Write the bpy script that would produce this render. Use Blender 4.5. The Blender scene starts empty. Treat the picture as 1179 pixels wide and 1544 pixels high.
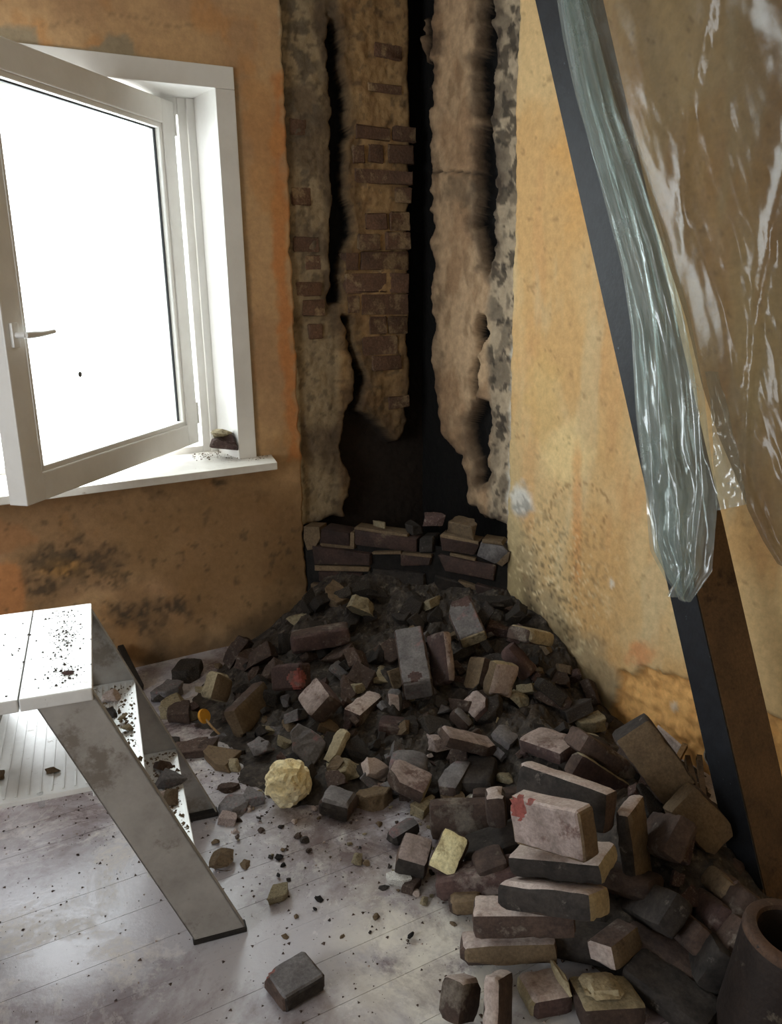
import bpy, bmesh, math, random
import numpy as np
from mathutils import Vector, Matrix

random.seed(7)
RNG = np.random.default_rng(7)
scene = bpy.context.scene
COL = scene.collection

# ------------------------------------------------------------------ camera
W, H, F = 1179.0, 1544.0, 1250.0
PITCH, ROLL, HEAD = math.radians(15.4), math.radians(0.95), math.radians(60.5)
CAM = np.array([-1.970, -3.230, 1.500])
_h = np.array([math.cos(HEAD), math.sin(HEAD), 0.0])
FWD = np.array([_h[0] * math.cos(PITCH), _h[1] * math.cos(PITCH), -math.sin(PITCH)])
_r0 = np.array([math.sin(HEAD), -math.cos(HEAD), 0.0])
_u0 = np.cross(_r0, FWD)
UP = _u0 * math.cos(ROLL) + _r0 * math.sin(ROLL)
RT = _r0 * math.cos(ROLL) - _u0 * math.sin(ROLL)
cam_data = bpy.data.cameras.new('camera')
cam = bpy.data.objects.new('camera', cam_data)
COL.objects.link(cam)
cam_data.sensor_fit = 'HORIZONTAL'
cam_data.sensor_width = 36.0
cam_data.lens = 36.0 * F / W
cam_data.clip_start = 0.02
M = Matrix(((RT[0], UP[0], -FWD[0], CAM[0]), (RT[1], UP[1], -FWD[1], CAM[1]), (RT[2], UP[2], -FWD[2], CAM[2]), (0, 0, 0, 1)))
cam.matrix_world = M
scene.camera = cam

# ------------------------------------------------------------------ daylight and exposure
SKY = 11.0
world = bpy.data.worlds.new('overcast_sky')
scene.world = world
world.use_nodes = True
bg = world.node_tree.nodes['Background']
bg.inputs['Color'].default_value = (0.90, 0.96, 1.0, 1)
bg.inputs['Strength'].default_value = SKY
scene.view_settings.view_transform = 'Standard'
scene.view_settings.look = 'None'
scene.view_settings.exposure = 0.0
scene.view_settings.gamma = 1.0
scene.view_settings.use_curve_mapping = False
scene.cycles.use_denoising = True
scene.cycles.max_bounces = 8
scene.cycles.diffuse_bounces = 5
scene.cycles.transparent_max_bounces = 24
scene.cycles.caustics_reflective = False
scene.cycles.caustics_refractive = False

# openings: window_1 in the left wall (plane y = 0), fill_window added out of view for fill light, in the wall behind the camera (plane x = ROOM_X)
ROOM_X, ROOM_Y, CEIL = -4.6, -4.9, 2.75
W1 = (-2.15, -0.86, 0.813, 2.205)
W2 = (-3.3, -1.6, 0.85, 2.25)


def portal(name, loc, rot, sx, sy):
    l = bpy.data.lights.new(name, 'AREA')
    l.shape = 'RECTANGLE'
    l.size, l.size_y = sx, sy
    l.cycles.is_portal = True
    o = bpy.data.objects.new(name, l)
    COL.objects.link(o)
    o.location = loc
    o.rotation_euler = rot
    return o


portal('daylight_opening', ((W1[0] + W1[1]) / 2, 0.34, (W1[2] + W1[3]) / 2), (-math.pi / 2, 0, 0), W1[1] - W1[0], W1[3] - W1[2])
portal('daylight_opening', (ROOM_X - 0.12, (W2[0] + W2[1]) / 2, (W2[2] + W2[3]) / 2), (0, -math.pi / 2, 0), W2[3] - W2[2], W2[1] - W2[0])  # guides sky light through the added fill opening


# ------------------------------------------------------------------ measuring helpers
def ray(x, y):
    return FWD + RT * ((x - W / 2) / F) - UP * ((y - H / 2) / F)


def on_z(x, y, z=0.0):
    d = ray(x, y)
    return CAM + d * ((z - CAM[2]) / d[2])


def on_left(x, y, o=0.0):
    d = ray(x, y)
    return CAM + d * ((o - CAM[1]) / d[1])


def on_right(x, y, o=0.0):
    d = ray(x, y)
    return CAM + d * ((o - CAM[0]) / d[0])


def at_dist(x, y, t):
    d = ray(x, y)
    return CAM + d * (t / np.linalg.norm(d))


def project(P):
    v = np.asarray(P, float) - CAM
    z = v @ FWD
    return W / 2 + F * (v @ RT) / z, H / 2 - F * (v @ UP) / z


# ------------------------------------------------------------------ smooth noise in numpy
_NT = np.random.default_rng(3).random((64, 64))


def vnoise(u, v):
    u = np.asarray(u, float)
    v = np.asarray(v, float)
    iu = np.floor(u).astype(int)
    iv = np.floor(v).astype(int)
    fu, fv = u - iu, v - iv
    fu = fu * fu * (3 - 2 * fu)
    fv = fv * fv * (3 - 2 * fv)
    a = _NT[iu % 64, iv % 64]
    b = _NT[(iu + 1) % 64, iv % 64]
    c = _NT[iu % 64, (iv + 1) % 64]
    d = _NT[(iu + 1) % 64, (iv + 1) % 64]
    return (a * (1 - fu) + b * fu) * (1 - fv) + (c * (1 - fu) + d * fu) * fv


def fbm(u, v, n=4):
    s, a, t = 0.0, 0.5, 0.0
    for k in range(n):
        s = s + a * vnoise(u + 17.3 * k, v + 9.1 * k)
        u, v = (u * 0.8 - v * 0.6) * 2.03, (u * 0.6 + v * 0.8) * 2.03
        t += a
        a *= 0.5
    return s / t


def sstep(a, b, x):
    t = np.clip((x - a) / (b - a), 0, 1)
    return t * t * (3 - 2 * t)


def poly_sd(X, Y, poly):
    """Signed distance to a polygon, negative inside."""
    p = np.asarray(poly, float)
    d = np.full(X.shape, 1e18)
    inside = np.zeros(X.shape, bool)
    n = len(p)
    for i in range(n):
        a, b = p[i], p[(i + 1) % n]
        e = b - a
        wx, wy = X - a[0], Y - a[1]
        t = np.clip((wx * e[0] + wy * e[1]) / (e @ e + 1e-12), 0, 1)
        dx, dy = wx - e[0] * t, wy - e[1] * t
        d = np.minimum(d, dx * dx + dy * dy)
        c = ((a[1] > Y) != (b[1] > Y))
        with np.errstate(divide='ignore', invalid='ignore'):
            xi = (b[0] - a[0]) * (Y - a[1]) / (b[1] - a[1] + 1e-18) + a[0]
        inside ^= c & (X < xi)
    d = np.sqrt(d)
    return np.where(inside, -d, d)


# ------------------------------------------------------------------ materials
def lin(r, g, b):
    f = lambda c: (c / 255 / 12.92) if c / 255 <= 0.04045 else ((c / 255 + 0.055) / 1.055) ** 2.4
    return (f(r), f(g), f(b), 1)


def new_mat(name):
    m = bpy.data.materials.new(name)
    m.use_nodes = True
    return m, m.node_tree.nodes, m.node_tree.links, m.node_tree.nodes['Principled BSDF']


def mat_rough(name, c1, c2, scale=14.0, rough=0.9, bump=0.4, c3=None, c3_amt=0.35, c3_scale=5.0, rand=0.25, metal=0.0, fine=90.0, coord='Object', spec=0.3):
    """Two-colour noisy surface with an optional third blotch colour, per-object brightness and fine relief."""
    m, N, L, P = new_mat(name)
    tc = N.new('ShaderNodeTexCoord')
    oi = N.new('ShaderNodeObjectInfo')
    add = N.new('ShaderNodeVectorMath')
    add.operation = 'ADD'
    mul = N.new('ShaderNodeVectorMath')
    mul.operation = 'SCALE'
    comb = N.new('ShaderNodeCombineXYZ')
    for k in range(3):
        L.new(oi.outputs['Random'], comb.inputs[k])
    L.new(comb.outputs[0], mul.inputs[0])
    mul.inputs['Scale'].default_value = 37.0
    L.new(tc.outputs[coord], add.inputs[0])
    L.new(mul.outputs[0], add.inputs[1])
    n1 = N.new('ShaderNodeTexNoise')
    n1.inputs['Scale'].default_value = scale
    n1.inputs['Detail'].default_value = 6
    n1.inputs['Roughness'].default_value = 0.65
    L.new(add.outputs[0], n1.inputs['Vector'])
    r1 = N.new('ShaderNodeValToRGB')
    r1.color_ramp.elements[0].position = 0.36
    r1.color_ramp.elements[1].position = 0.64
    r1.color_ramp.elements[0].color = c1
    r1.color_ramp.elements[1].color = c2
    L.new(n1.outputs['Fac'], r1.inputs['Fac'])
    out = r1.outputs['Color']
    if c3 is not None:
        n3 = N.new('ShaderNodeTexNoise')
        n3.inputs['Scale'].default_value = c3_scale
        n3.inputs['Detail'].default_value = 8
        n3.inputs['Roughness'].default_value = 0.7
        L.new(add.outputs[0], n3.inputs['Vector'])
        r3 = N.new('ShaderNodeValToRGB')
        r3.color_ramp.elements[0].position = 0.62 - 0.3 * c3_amt
        r3.color_ramp.elements[1].position = 0.70 - 0.3 * c3_amt
        L.new(n3.outputs['Fac'], r3.inputs['Fac'])
        mx = N.new('ShaderNodeMix')
        mx.data_type = 'RGBA'
        L.new(r3.outputs['Color'], mx.inputs['Factor'])
        L.new(out, mx.inputs['A'])
        mx.inputs['B'].default_value = c3
        out = mx.outputs['Result']
    if rand:
        hs = N.new('ShaderNodeHueSaturation')
        mr = N.new('ShaderNodeMapRange')
        mr.inputs['To Min'].default_value = 1 - rand
        mr.inputs['To Max'].default_value = 1 + rand
        L.new(oi.outputs['Random'], mr.inputs['Value'])
        L.new(mr.outputs['Result'], hs.inputs['Value'])
        L.new(out, hs.inputs['Color'])
        out = hs.outputs['Color']
    if bump >= 0.35:
        ng = N.new('ShaderNodeTexNoise')
        ng.inputs['Scale'].default_value = fine * 1.3
        ng.inputs['Detail'].default_value = 7
        ng.inputs['Roughness'].default_value = 0.75
        L.new(add.outputs[0], ng.inputs['Vector'])
        mg = N.new('ShaderNodeMapRange')
        mg.inputs['From Min'].default_value = 0.34
        mg.inputs['From Max'].default_value = 0.66
        mg.inputs['To Min'].default_value = 0.72
        mg.inputs['To Max'].default_value = 1.25
        L.new(ng.outputs['Fac'], mg.inputs['Value'])
        hg = N.new('ShaderNodeHueSaturation')
        L.new(mg.outputs['Result'], hg.inputs['Value'])
        L.new(out, hg.inputs['Color'])
        out = hg.outputs['Color']
    L.new(out, P.inputs['Base Color'])
    P.inputs['Roughness'].default_value = rough
    P.inputs['Metallic'].default_value = metal
    P.inputs['Specular IOR Level'].default_value = spec
    if bump:
        nb = N.new('ShaderNodeTexNoise')
        nb.inputs['Scale'].default_value = fine
        nb.inputs['Detail'].default_value = 5
        L.new(add.outputs[0], nb.inputs['Vector'])
        bp = N.new('ShaderNodeBump')
        bp.inputs['Strength'].default_value = bump
        bp.inputs['Distance'].default_value = 0.004
        L.new(nb.outputs['Fac'], bp.inputs['Height'])
        L.new(bp.outputs['Normal'], P.inputs['Normal'])
    return m


def mat_painted(name, rough=0.85, bump=0.5, fine=60.0, vary=0.16):
    """Colour from the mesh's own colour layer, broken up by fine grain and relief."""
    m, N, L, P = new_mat(name)
    a = N.new('ShaderNodeAttribute')
    a.attribute_name = 'Col'
    tc = N.new('ShaderNodeTexCoord')
    n = N.new('ShaderNodeTexNoise')
    n.inputs['Scale'].default_value = 34.0
    n.inputs['Detail'].default_value = 8
    n.inputs['Roughness'].default_value = 0.7
    L.new(tc.outputs['Object'], n.inputs['Vector'])
    mr = N.new('ShaderNodeMapRange')
    mr.inputs['From Min'].default_value = 0.3
    mr.inputs['From Max'].default_value = 0.7
    mr.inputs['To Min'].default_value = 1 - vary
    mr.inputs['To Max'].default_value = 1 + vary
    L.new(n.outputs['Fac'], mr.inputs['Value'])
    hs = N.new('ShaderNodeHueSaturation')
    L.new(mr.outputs['Result'], hs.inputs['Value'])
    L.new(a.outputs['Color'], hs.inputs['Color'])
    L.new(hs.outputs['Color'], P.inputs['Base Color'])
    P.inputs['Roughness'].default_value = rough
    P.inputs['Specular IOR Level'].default_value = 0.3
    nb = N.new('ShaderNodeTexNoise')
    nb.inputs['Scale'].default_value = fine
    nb.inputs['Detail'].default_value = 8
    L.new(tc.outputs['Object'], nb.inputs['Vector'])
    bp = N.new('ShaderNodeBump')
    bp.inputs['Strength'].default_value = bump
    bp.inputs['Distance'].default_value = 0.004
    L.new(nb.outputs['Fac'], bp.inputs['Height'])
    L.new(bp.outputs['Normal'], P.inputs['Normal'])
    return m


MAT = {}
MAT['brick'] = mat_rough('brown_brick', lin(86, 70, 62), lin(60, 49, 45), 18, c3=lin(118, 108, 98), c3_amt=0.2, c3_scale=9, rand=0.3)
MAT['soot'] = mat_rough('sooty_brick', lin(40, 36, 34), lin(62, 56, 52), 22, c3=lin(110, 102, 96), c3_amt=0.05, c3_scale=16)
MAT['dust'] = mat_rough('dusty_brick', lin(186, 172, 164), lin(164, 146, 138), 16, c3=lin(120, 100, 92), c3_amt=0.1, c3_scale=12, rand=0.1)
MAT['pink'] = mat_rough('pinkish_dusty_brick', lin(164, 148, 142), lin(128, 114, 108), 15, c3=lin(106, 86, 80), c3_amt=0.25, c3_scale=12, rand=0.1)
MAT['tan'] = mat_rough('tan_brick', lin(116, 98, 76), lin(94, 79, 62), 12, c3=lin(80, 66, 53), c3_amt=0.2, c3_scale=8, rand=0.15)
MAT['mortar'] = mat_rough('old_lime_mortar', lin(170, 157, 128), lin(138, 126, 102), 14, c3=lin(104, 94, 76), c3_amt=0.2, c3_scale=10, rand=0.18, bump=0.7)
MAT['yellow'] = mat_rough('yellow_lime_mortar', lin(226, 216, 172), lin(204, 190, 144), 13, c3=lin(160, 146, 110), c3_amt=0.15, c3_scale=14, rand=0.06, bump=0.8)
MAT['grey'] = mat_rough('grey_dusty_brick', lin(120, 116, 116), lin(92, 88, 88), 14, c3=lin(130, 100, 100), c3_amt=0.15, rand=0.2)
MAT['red'] = mat_rough('raw_red_brick', lin(150, 84, 76), lin(122, 68, 62), 22, c3=lin(110, 84, 78), c3_amt=0.3, c3_scale=14, rand=0.1, bump=0.8)
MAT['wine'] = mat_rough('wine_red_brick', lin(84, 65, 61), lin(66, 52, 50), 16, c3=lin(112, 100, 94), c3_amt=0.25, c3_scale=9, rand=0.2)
MAT['wall_brick'] = mat_rough('old_wall_brick', lin(106, 80, 63), lin(84, 64, 52), 16, c3=lin(138, 116, 88), c3_amt=0.3, c3_scale=8, rand=0.15, bump=0.8)
MAT['hearth_brick'] = mat_rough('smoked_hearth_brick', lin(72, 55, 50), lin(52, 42, 39), 16, c3=lin(98, 86, 72), c3_amt=0.15, c3_scale=9, rand=0.15)
MAT['debris'] = mat_rough('sooty_debris', lin(40, 36, 33), lin(70, 63, 57), 30, c3=lin(92, 84, 75), c3_amt=0.2, c3_scale=24, bump=1.0, fine=50)
MAT['white'] = mat_rough('white_window_paint', lin(232, 230, 226), lin(224, 221, 216), 6, rough=0.42, bump=0.05, rand=0, spec=0.5)
MAT['white_dirty'] = mat_rough('grimy_white_paint', lin(226, 222, 214), lin(210, 204, 194), 9, rough=0.45, bump=0.1, c3=lin(150, 132, 110), c3_amt=0.0, c3_scale=14, rand=0, spec=0.5)
MAT['gasket'] = mat_rough('black_rubber', lin(30, 30, 32), lin(40, 40, 42), 20, rough=0.6, bump=0, rand=0)
MAT['alu'] = mat_rough('dull_aluminium', lin(178, 174, 168), lin(152, 147, 141), 9, rough=0.48, bump=0.15, c3=lin(132, 124, 115), c3_amt=0.25, c3_scale=7, rand=0, metal=0.35, spec=0.5, fine=40)
MAT['alu_top'] = mat_rough('scuffed_aluminium_tread', lin(232, 232, 230), lin(216, 215, 212), 9, rough=0.4, bump=0.1, c3=lin(160, 150, 138), c3_amt=0.0, c3_scale=16, rand=0, metal=0.2, spec=0.5, fine=50)
MAT['char'] = mat_rough('black_charcoal', lin(24, 22, 21), lin(36, 33, 31), 20, rand=0.2)
MAT['plaster_white'] = mat_rough('white_gypsum', lin(214, 212, 206), lin(176, 172, 166), 20, c3=lin(96, 88, 80), c3_amt=0.15, c3_scale=20, rand=0.1)
MAT['terracotta'] = mat_rough('rusty_fired_clay', lin(84, 62, 48), lin(58, 45, 38), 12, rough=0.75, c3=lin(120, 104, 84), c3_amt=0.12, c3_scale=12, rand=0)
MAT['pipe_dark'] = mat_rough('glazed_brown_clay', lin(46, 37, 33), lin(36, 30, 28), 10, rough=0.55, c3=lin(90, 82, 72), c3_amt=0.05, c3_scale=16, rand=0)
MAT['steel'] = mat_rough('tin_metal', lin(150, 148, 144), lin(110, 106, 100), 12, rough=0.35, metal=0.8, bump=0.1, rand=0)
MAT['wood'] = mat_rough('brown_softwood', lin(98, 75, 52), lin(76, 58, 41), 8, rough=0.75, c3=lin(58, 43, 31), c3_amt=0.15, c3_scale=6, rand=0.1)
MAT['stick'] = mat_rough('weathered_lath', lin(158, 128, 88), lin(120, 94, 64), 14, rough=0.8, rand=0.15)
MAT['orange'] = mat_rough('orange_plastic', lin(208, 150, 48), lin(186, 126, 36), 20, rough=0.5, bump=0.05, rand=0)
MAT['foam'] = mat_rough('pale_crumpled_paper', lin(244, 234, 200), lin(226, 208, 158), 10, rough=0.8, c3=lin(150, 112, 66), c3_amt=0.1, c3_scale=14, rand=0, bump=0.6, fine=60)
MAT['paint_blue'] = mat_rough('worn_slate_blue_paint', lin(32, 34, 39), lin(23, 24, 28), 30, rough=0.58, c3=lin(84, 92, 104), c3_amt=-0.1, c3_scale=60, rand=0, bump=0.2, spec=0.35)
MAT['skirt'] = mat_rough('black_painted_wood', lin(34, 30, 28), lin(44, 40, 36), 12, rough=0.6, rand=0)
MAT['wall'] = mat_painted('distempered_plaster', bump=0.35)
MAT['scar'] = mat_painted('sooty_bare_masonry', bump=1.0, fine=45, vary=0.22, rough=0.95)
MAT['ceiling'] = mat_rough('ceiling_plaster', lin(206, 202, 194), lin(192, 188, 180), 3, rand=0, bump=0.2, coord='Object')


def mat_floor():
    m, N, L, P = new_mat('painted_floorboard')
    g = N.new('ShaderNodeNewGeometry')
    oi = N.new('ShaderNodeObjectInfo')

    def noise(scale, det, rough, dist=0.0):
        n = N.new('ShaderNodeTexNoise')
        n.inputs['Scale'].default_value = scale
        n.inputs['Detail'].default_value = det
        n.inputs['Roughness'].default_value = rough
        n.inputs['Distortion'].default_value = dist
        L.new(g.outputs['Position'], n.inputs['Vector'])
        return n.outputs['Fac']

    def ramp(f, a, b):
        r = N.new('ShaderNodeMapRange')
        r.inputs['From Min'].default_value = a
        r.inputs['From Max'].default_value = b
        L.new(f, r.inputs['Value'])
        return r.outputs['Result']

    def mix(f, a, b):
        x = N.new('ShaderNodeMix')
        x.data_type = 'RGBA'
        L.new(f, x.inputs['Factor'])
        if hasattr(a, 'links'):
            L.new(a, x.inputs['A'])
        else:
            x.inputs['A'].default_value = a
        if hasattr(b, 'links'):
            L.new(b, x.inputs['B'])
        else:
            x.inputs['B'].default_value = b
        return x.outputs['Result']

    def mulv(a, b):
        x = N.new('ShaderNodeMath')
        x.operation = 'MULTIPLY'
        L.new(a, x.inputs[0])
        if hasattr(b, 'links'):
            L.new(b, x.inputs[1])
        else:
            x.inputs[1].default_value = b
        return x.outputs[0]

    base = mix(ramp(noise(5, 5, 0.6), 0.3, 0.7), lin(112, 98, 99), lin(136, 123, 125))
    film = ramp(noise(1.9, 9, 0.7, 0.4), 0.42, 0.55)
    grime = mix(mulv(film, 0.85), base, lin(190, 187, 192))
    worn = ramp(noise(3.1, 10, 0.74, 0.6), 0.50, 0.60)
    fine = ramp(noise(60, 6, 0.7), 0.35, 0.6)
    c = mix(mulv(mulv(worn, fine), 0.8), grime, lin(222, 216, 208))
    speck = ramp(noise(130, 3, 0.5), 0.68, 0.74)
    c = mix(mulv(speck, 0.6), c, lin(58, 50, 46))
    # dust lying thicker towards the rubble
    sx = N.new('ShaderNodeSeparateXYZ')
    L.new(g.outputs['Position'], sx.inputs[0])
    def gauss(cx, cy, rx, ry):
        vm = N.new('ShaderNodeVectorMath')
        vm.operation = 'SUBTRACT'
        L.new(g.outputs['Position'], vm.inputs[0])
        vm.inputs[1].default_value = (cx, cy, 0)
        v2 = N.new('ShaderNodeVectorMath')
        v2.operation = 'MULTIPLY'
        L.new(vm.outputs[0], v2.inputs[0])
        v2.inputs[1].default_value = (1 / rx, 1 / ry, 0)
        ln = N.new('ShaderNodeVectorMath')
        ln.operation = 'LENGTH'
        L.new(v2.outputs[0], ln.inputs[0])
        return ln.outputs['Value']
    fan = ramp(gauss(-1.12, -1.92, .32, .42), 1.0, 0.35)
    c = mix(mulv(mulv(fan, ramp(noise(7, 9, 0.7, .5), .36, .58)), .85), c, lin(224, 218, 206))
    heapd = ramp(gauss(-.95, -1.25, .62, .62), 1.0, 0.4)
    c = mix(mulv(mulv(heapd, ramp(noise(9, 9, 0.75), .36, .6)), .8), c, lin(104, 91, 88))
    L.new(c, P.inputs['Base Color'])
    rr = N.new('ShaderNodeMapRange')
    L.new(mulv(worn, fine), rr.inputs['Value'])
    rr.inputs['To Min'].default_value = 0.25
    rr.inputs['To Max'].default_value = 0.75
    L.new(rr.outputs['Result'], P.inputs['Roughness'])
    P.inputs['Specular IOR Level'].default_value = 0.5
    bp = N.new('ShaderNodeBump')
    bp.inputs['Strength'].default_value = 0.25
    bp.inputs['Distance'].default_value = 0.003
    L.new(noise(45, 8, 0.7), bp.inputs['Height'])
    L.new(bp.outputs['Normal'], P.inputs['Normal'])
    return m


MAT['floor'] = mat_floor()


def mat_glass():
    m, N, L, P = new_mat('window_glass')
    N.remove(P)
    t = N.new('ShaderNodeBsdfTransparent')
    t.inputs['Color'].default_value = (0.96, 0.98, 0.97, 1)
    gl = N.new('ShaderNodeBsdfGlossy')
    gl.inputs['Roughness'].default_value = 0.02
    mx = N.new('ShaderNodeMixShader')
    mx.inputs[0].default_value = 0.05
    L.new(t.outputs[0], mx.inputs[1])
    L.new(gl.outputs[0], mx.inputs[2])
    L.new(mx.outputs[0], N['Material Output'].inputs['Surface'])
    return m


def mat_plastic(name, tint, haze, col, scale=6.0, gloss=0.035):
    """Thin polythene: mostly see-through, with a milky scatter and a soft gloss."""
    m, N, L, P = new_mat(name)
    N.remove(P)
    t = N.new('ShaderNodeBsdfTransparent')
    t.inputs['Color'].default_value = tint
    df = N.new('ShaderNodeBsdfDiffuse')
    df.inputs['Color'].default_value = col
    tr = N.new('ShaderNodeBsdfTranslucent')
    tr.inputs['Color'].default_value = col
    m1 = N.new('ShaderNodeMixShader')
    m1.inputs[0].default_value = 0.5
    L.new(df.outputs[0], m1.inputs[1])
    L.new(tr.outputs[0], m1.inputs[2])
    tc = N.new('ShaderNodeTexCoord')
    n = N.new('ShaderNodeTexNoise')
    n.inputs['Scale'].default_value = scale
    n.inputs['Detail'].default_value = 8
    n.inputs['Roughness'].default_value = 0.65
    L.new(tc.outputs['Object'], n.inputs['Vector'])
    mr = N.new('ShaderNodeMapRange')
    mr.inputs['From Min'].default_value = 0.3
    mr.inputs['From Max'].default_value = 0.75
    mr.inputs['To Min'].default_value = haze * 0.5
    mr.inputs['To Max'].default_value = haze * 1.5
    L.new(n.outputs['Fac'], mr.inputs['Value'])
    m2 = N.new('ShaderNodeMixShader')
    L.new(mr.outputs[0], m2.inputs[0])
    L.new(t.outputs[0], m2.inputs[1])
    L.new(m1.outputs[0], m2.inputs[2])
    gl = N.new('ShaderNodeBsdfGlossy')
    gl.inputs['Roughness'].default_value = 0.2
    nb = N.new('ShaderNodeTexNoise')
    nb.inputs['Scale'].default_value = 26
    nb.inputs['Detail'].default_value = 5
    L.new(tc.outputs['Object'], nb.inputs['Vector'])
    bp = N.new('ShaderNodeBump')
    bp.inputs['Strength'].default_value = 0.12
    bp.inputs['Distance'].default_value = 0.01
    L.new(nb.outputs['Fac'], bp.inputs['Height'])
    L.new(bp.outputs[0], gl.inputs['Normal'])
    lw = N.new('ShaderNodeLayerWeight')
    lw.inputs['Blend'].default_value = 0.5
    L.new(bp.outputs[0], lw.inputs['Normal'])
    pw = N.new('ShaderNodeMath')
    pw.operation = 'POWER'
    pw.inputs[1].default_value = 4.0
    L.new(lw.outputs['Facing'], pw.inputs[0])
    fr = N.new('ShaderNodeMapRange')
    fr.inputs['To Min'].default_value = gloss
    fr.inputs['To Max'].default_value = 0.6
    L.new(pw.outputs[0], fr.inputs['Value'])
    m3 = N.new('ShaderNodeMixShader')
    L.new(fr.outputs[0], m3.inputs[0])
    L.new(m2.outputs[0], m3.inputs[1])
    L.new(gl.outputs[0], m3.inputs[2])
    L.new(m3.outputs[0], N['Material Output'].inputs['Surface'])
    return m


MAT['glass'] = mat_glass()
MAT['poly_bunch'] = mat_plastic('bunched_polythene', (0.86, 0.92, 0.90, 1), 0.26, (0.70, 0.78, 0.78, 1), 9, 0.10)
MAT['poly_sheet'] = mat_plastic('hanging_polythene', (0.46, 0.44, 0.40, 1), 0.15, (0.46, 0.43, 0.38, 1), 5, 0.03)  # see-through colour darkened to brown-grey
MAT['clear'] = mat_plastic('clear_plastic', (0.95, 0.96, 0.97, 1), 0.15, (0.8, 0.82, 0.84, 1), 9)


# ------------------------------------------------------------------ object helpers
def link(o, parent=None):
    COL.objects.link(o)
    if parent is not None:
        o.parent = parent
    return o


def tag(o, label=None, cat=None, group=None, kind=None):
    if label:
        o['label'] = label
    if cat:
        o['category'] = cat
    if group:
        o['group'] = group
    if kind:
        o['kind'] = kind
    return o


def empty(name, loc=(0, 0, 0), rz=0.0, parent=None):
    o = bpy.data.objects.new(name, None)
    o.empty_display_size = 0.05
    link(o, parent)
    o.location = loc
    o.rotation_euler = (0, 0, rz)
    return o


def mesh_obj(name, verts, faces, mat, parent=None, smooth=False, colors=None):
    me = bpy.data.meshes.new(name)
    me.from_pydata([tuple(map(float, v)) for v in verts], [], [tuple(map(int, f)) for f in faces])
    if mat is not None:
        me.materials.append(MAT[mat] if isinstance(mat, str) else mat)
    if smooth:
        me.polygons.foreach_set('use_smooth', [True] * len(me.polygons))
    if colors is not None:
        ca = me.color_attributes.new('Col', 'FLOAT_COLOR', 'POINT')
        ca.data.foreach_set('color', np.asarray(colors, np.float32).ravel())
    me.update()
    return link(bpy.data.objects.new(name, me), parent)


def bm_obj(name, bm, mat, parent=None, smooth=False, sharp=None):
    me = bpy.data.meshes.new(name)
    bm.normal_update()
    bm.to_mesh(me)
    bm.free()
    mats = mat if isinstance(mat, (list, tuple)) else [mat]
    for k in mats:
        me.materials.append(MAT[k])
    if smooth:
        me.polygons.foreach_set('use_smooth', [True] * len(me.polygons))
        if sharp:
            me.set_sharp_from_angle(angle=math.radians(sharp))
    return link(bpy.data.objects.new(name, me), parent)


def add_box(bm, lo, hi, bevel=0.0, mat=0, xf=None):
    lo, hi = Vector(lo), Vector(hi)
    r = bmesh.ops.create_cube(bm, size=1.0)
    vs = r['verts']
    for v in vs:
        v.co = Vector((lo[k] + (v.co[k] + 0.5) * (hi[k] - lo[k]) for k in range(3)))
    if xf is not None:
        for v in vs:
            v.co = xf @ v.co
    es = list({e for v in vs for e in v.link_edges})
    fs = list({f for v in vs for f in v.link_faces})
    for f in fs:
        f.material_index = mat
    if bevel:
        bmesh.ops.bevel(bm, geom=es, offset=bevel, segments=2, affect='EDGES', profile=0.6)
    return bm


def box(name, lo, hi, mat, parent=None, bevel=0.0, xf=None):
    bm = bmesh.new()
    add_box(bm, lo, hi, bevel, 0, xf)
    return bm_obj(name, bm, mat, parent)


def prism(name, pts, ext, mat, parent=None, bevel=0.0):
    """Polygon pts (3-D, planar) extruded by the vector ext."""
    bm = bmesh.new()
    a = [bm.verts.new(tuple(map(float, p))) for p in pts]
    e = Vector(tuple(map(float, ext)))
    b = [bm.verts.new(v.co + e) for v in a]
    bm.faces.new(a[::-1])
    bm.faces.new(b)
    n = len(a)
    for i in range(n):
        bm.faces.new((a[i], a[(i + 1) % n], b[(i + 1) % n], b[i]))
    bmesh.ops.recalc_face_normals(bm, faces=bm.faces)
    if bevel:
        bmesh.ops.bevel(bm, geom=bm.edges[:], offset=bevel, segments=2, affect='EDGES', profile=0.6)
    return bm_obj(name, bm, mat, parent)


def tube(bm, pts, rad, seg=8, cap=True):
    pts = [Vector(tuple(map(float, p))) for p in pts]
    rad = rad if isinstance(rad, (list, tuple)) else [rad] * len(pts)
    rings = []
    for i, p in enumerate(pts):
        d = (pts[min(i + 1, len(pts) - 1)] - pts[max(i - 1, 0)]).normalized()
        a = d.orthogonal().normalized()
        if rings:
            a = (prev - d * prev.dot(d)).normalized()
        prev = a
        b = d.cross(a)
        rings.append([bm.verts.new(p + (a * math.cos(t) + b * math.sin(t)) * rad[i]) for t in [2 * math.pi * k / seg for k in range(seg)]])
    for r0, r1 in zip(rings, rings[1:]):
        for k in range(seg):
            bm.faces.new((r0[k], r0[(k + 1) % seg], r1[(k + 1) % seg], r1[k]))
    if cap:
        bm.faces.new(rings[0][::-1])
        bm.faces.new(rings[-1])
    return bm


def grid_faces(nu, nv, keep=None):
    i = np.arange(nu - 1)[:, None] * nv + np.arange(nv - 1)[None, :]
    f = np.stack([i, i + nv, i + nv + 1, i + 1], -1)
    if keep is not None:
        f = f[keep]
    return f.reshape(-1, 4)

# ================================================================== THE SETTING
def rgb(r, g, b):
    return np.array(lin(r, g, b)[:3])


def paint(base, mask, col):
    m = np.clip(mask, 0, 1)[..., None]
    return base * (1 - m) + col * m


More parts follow.
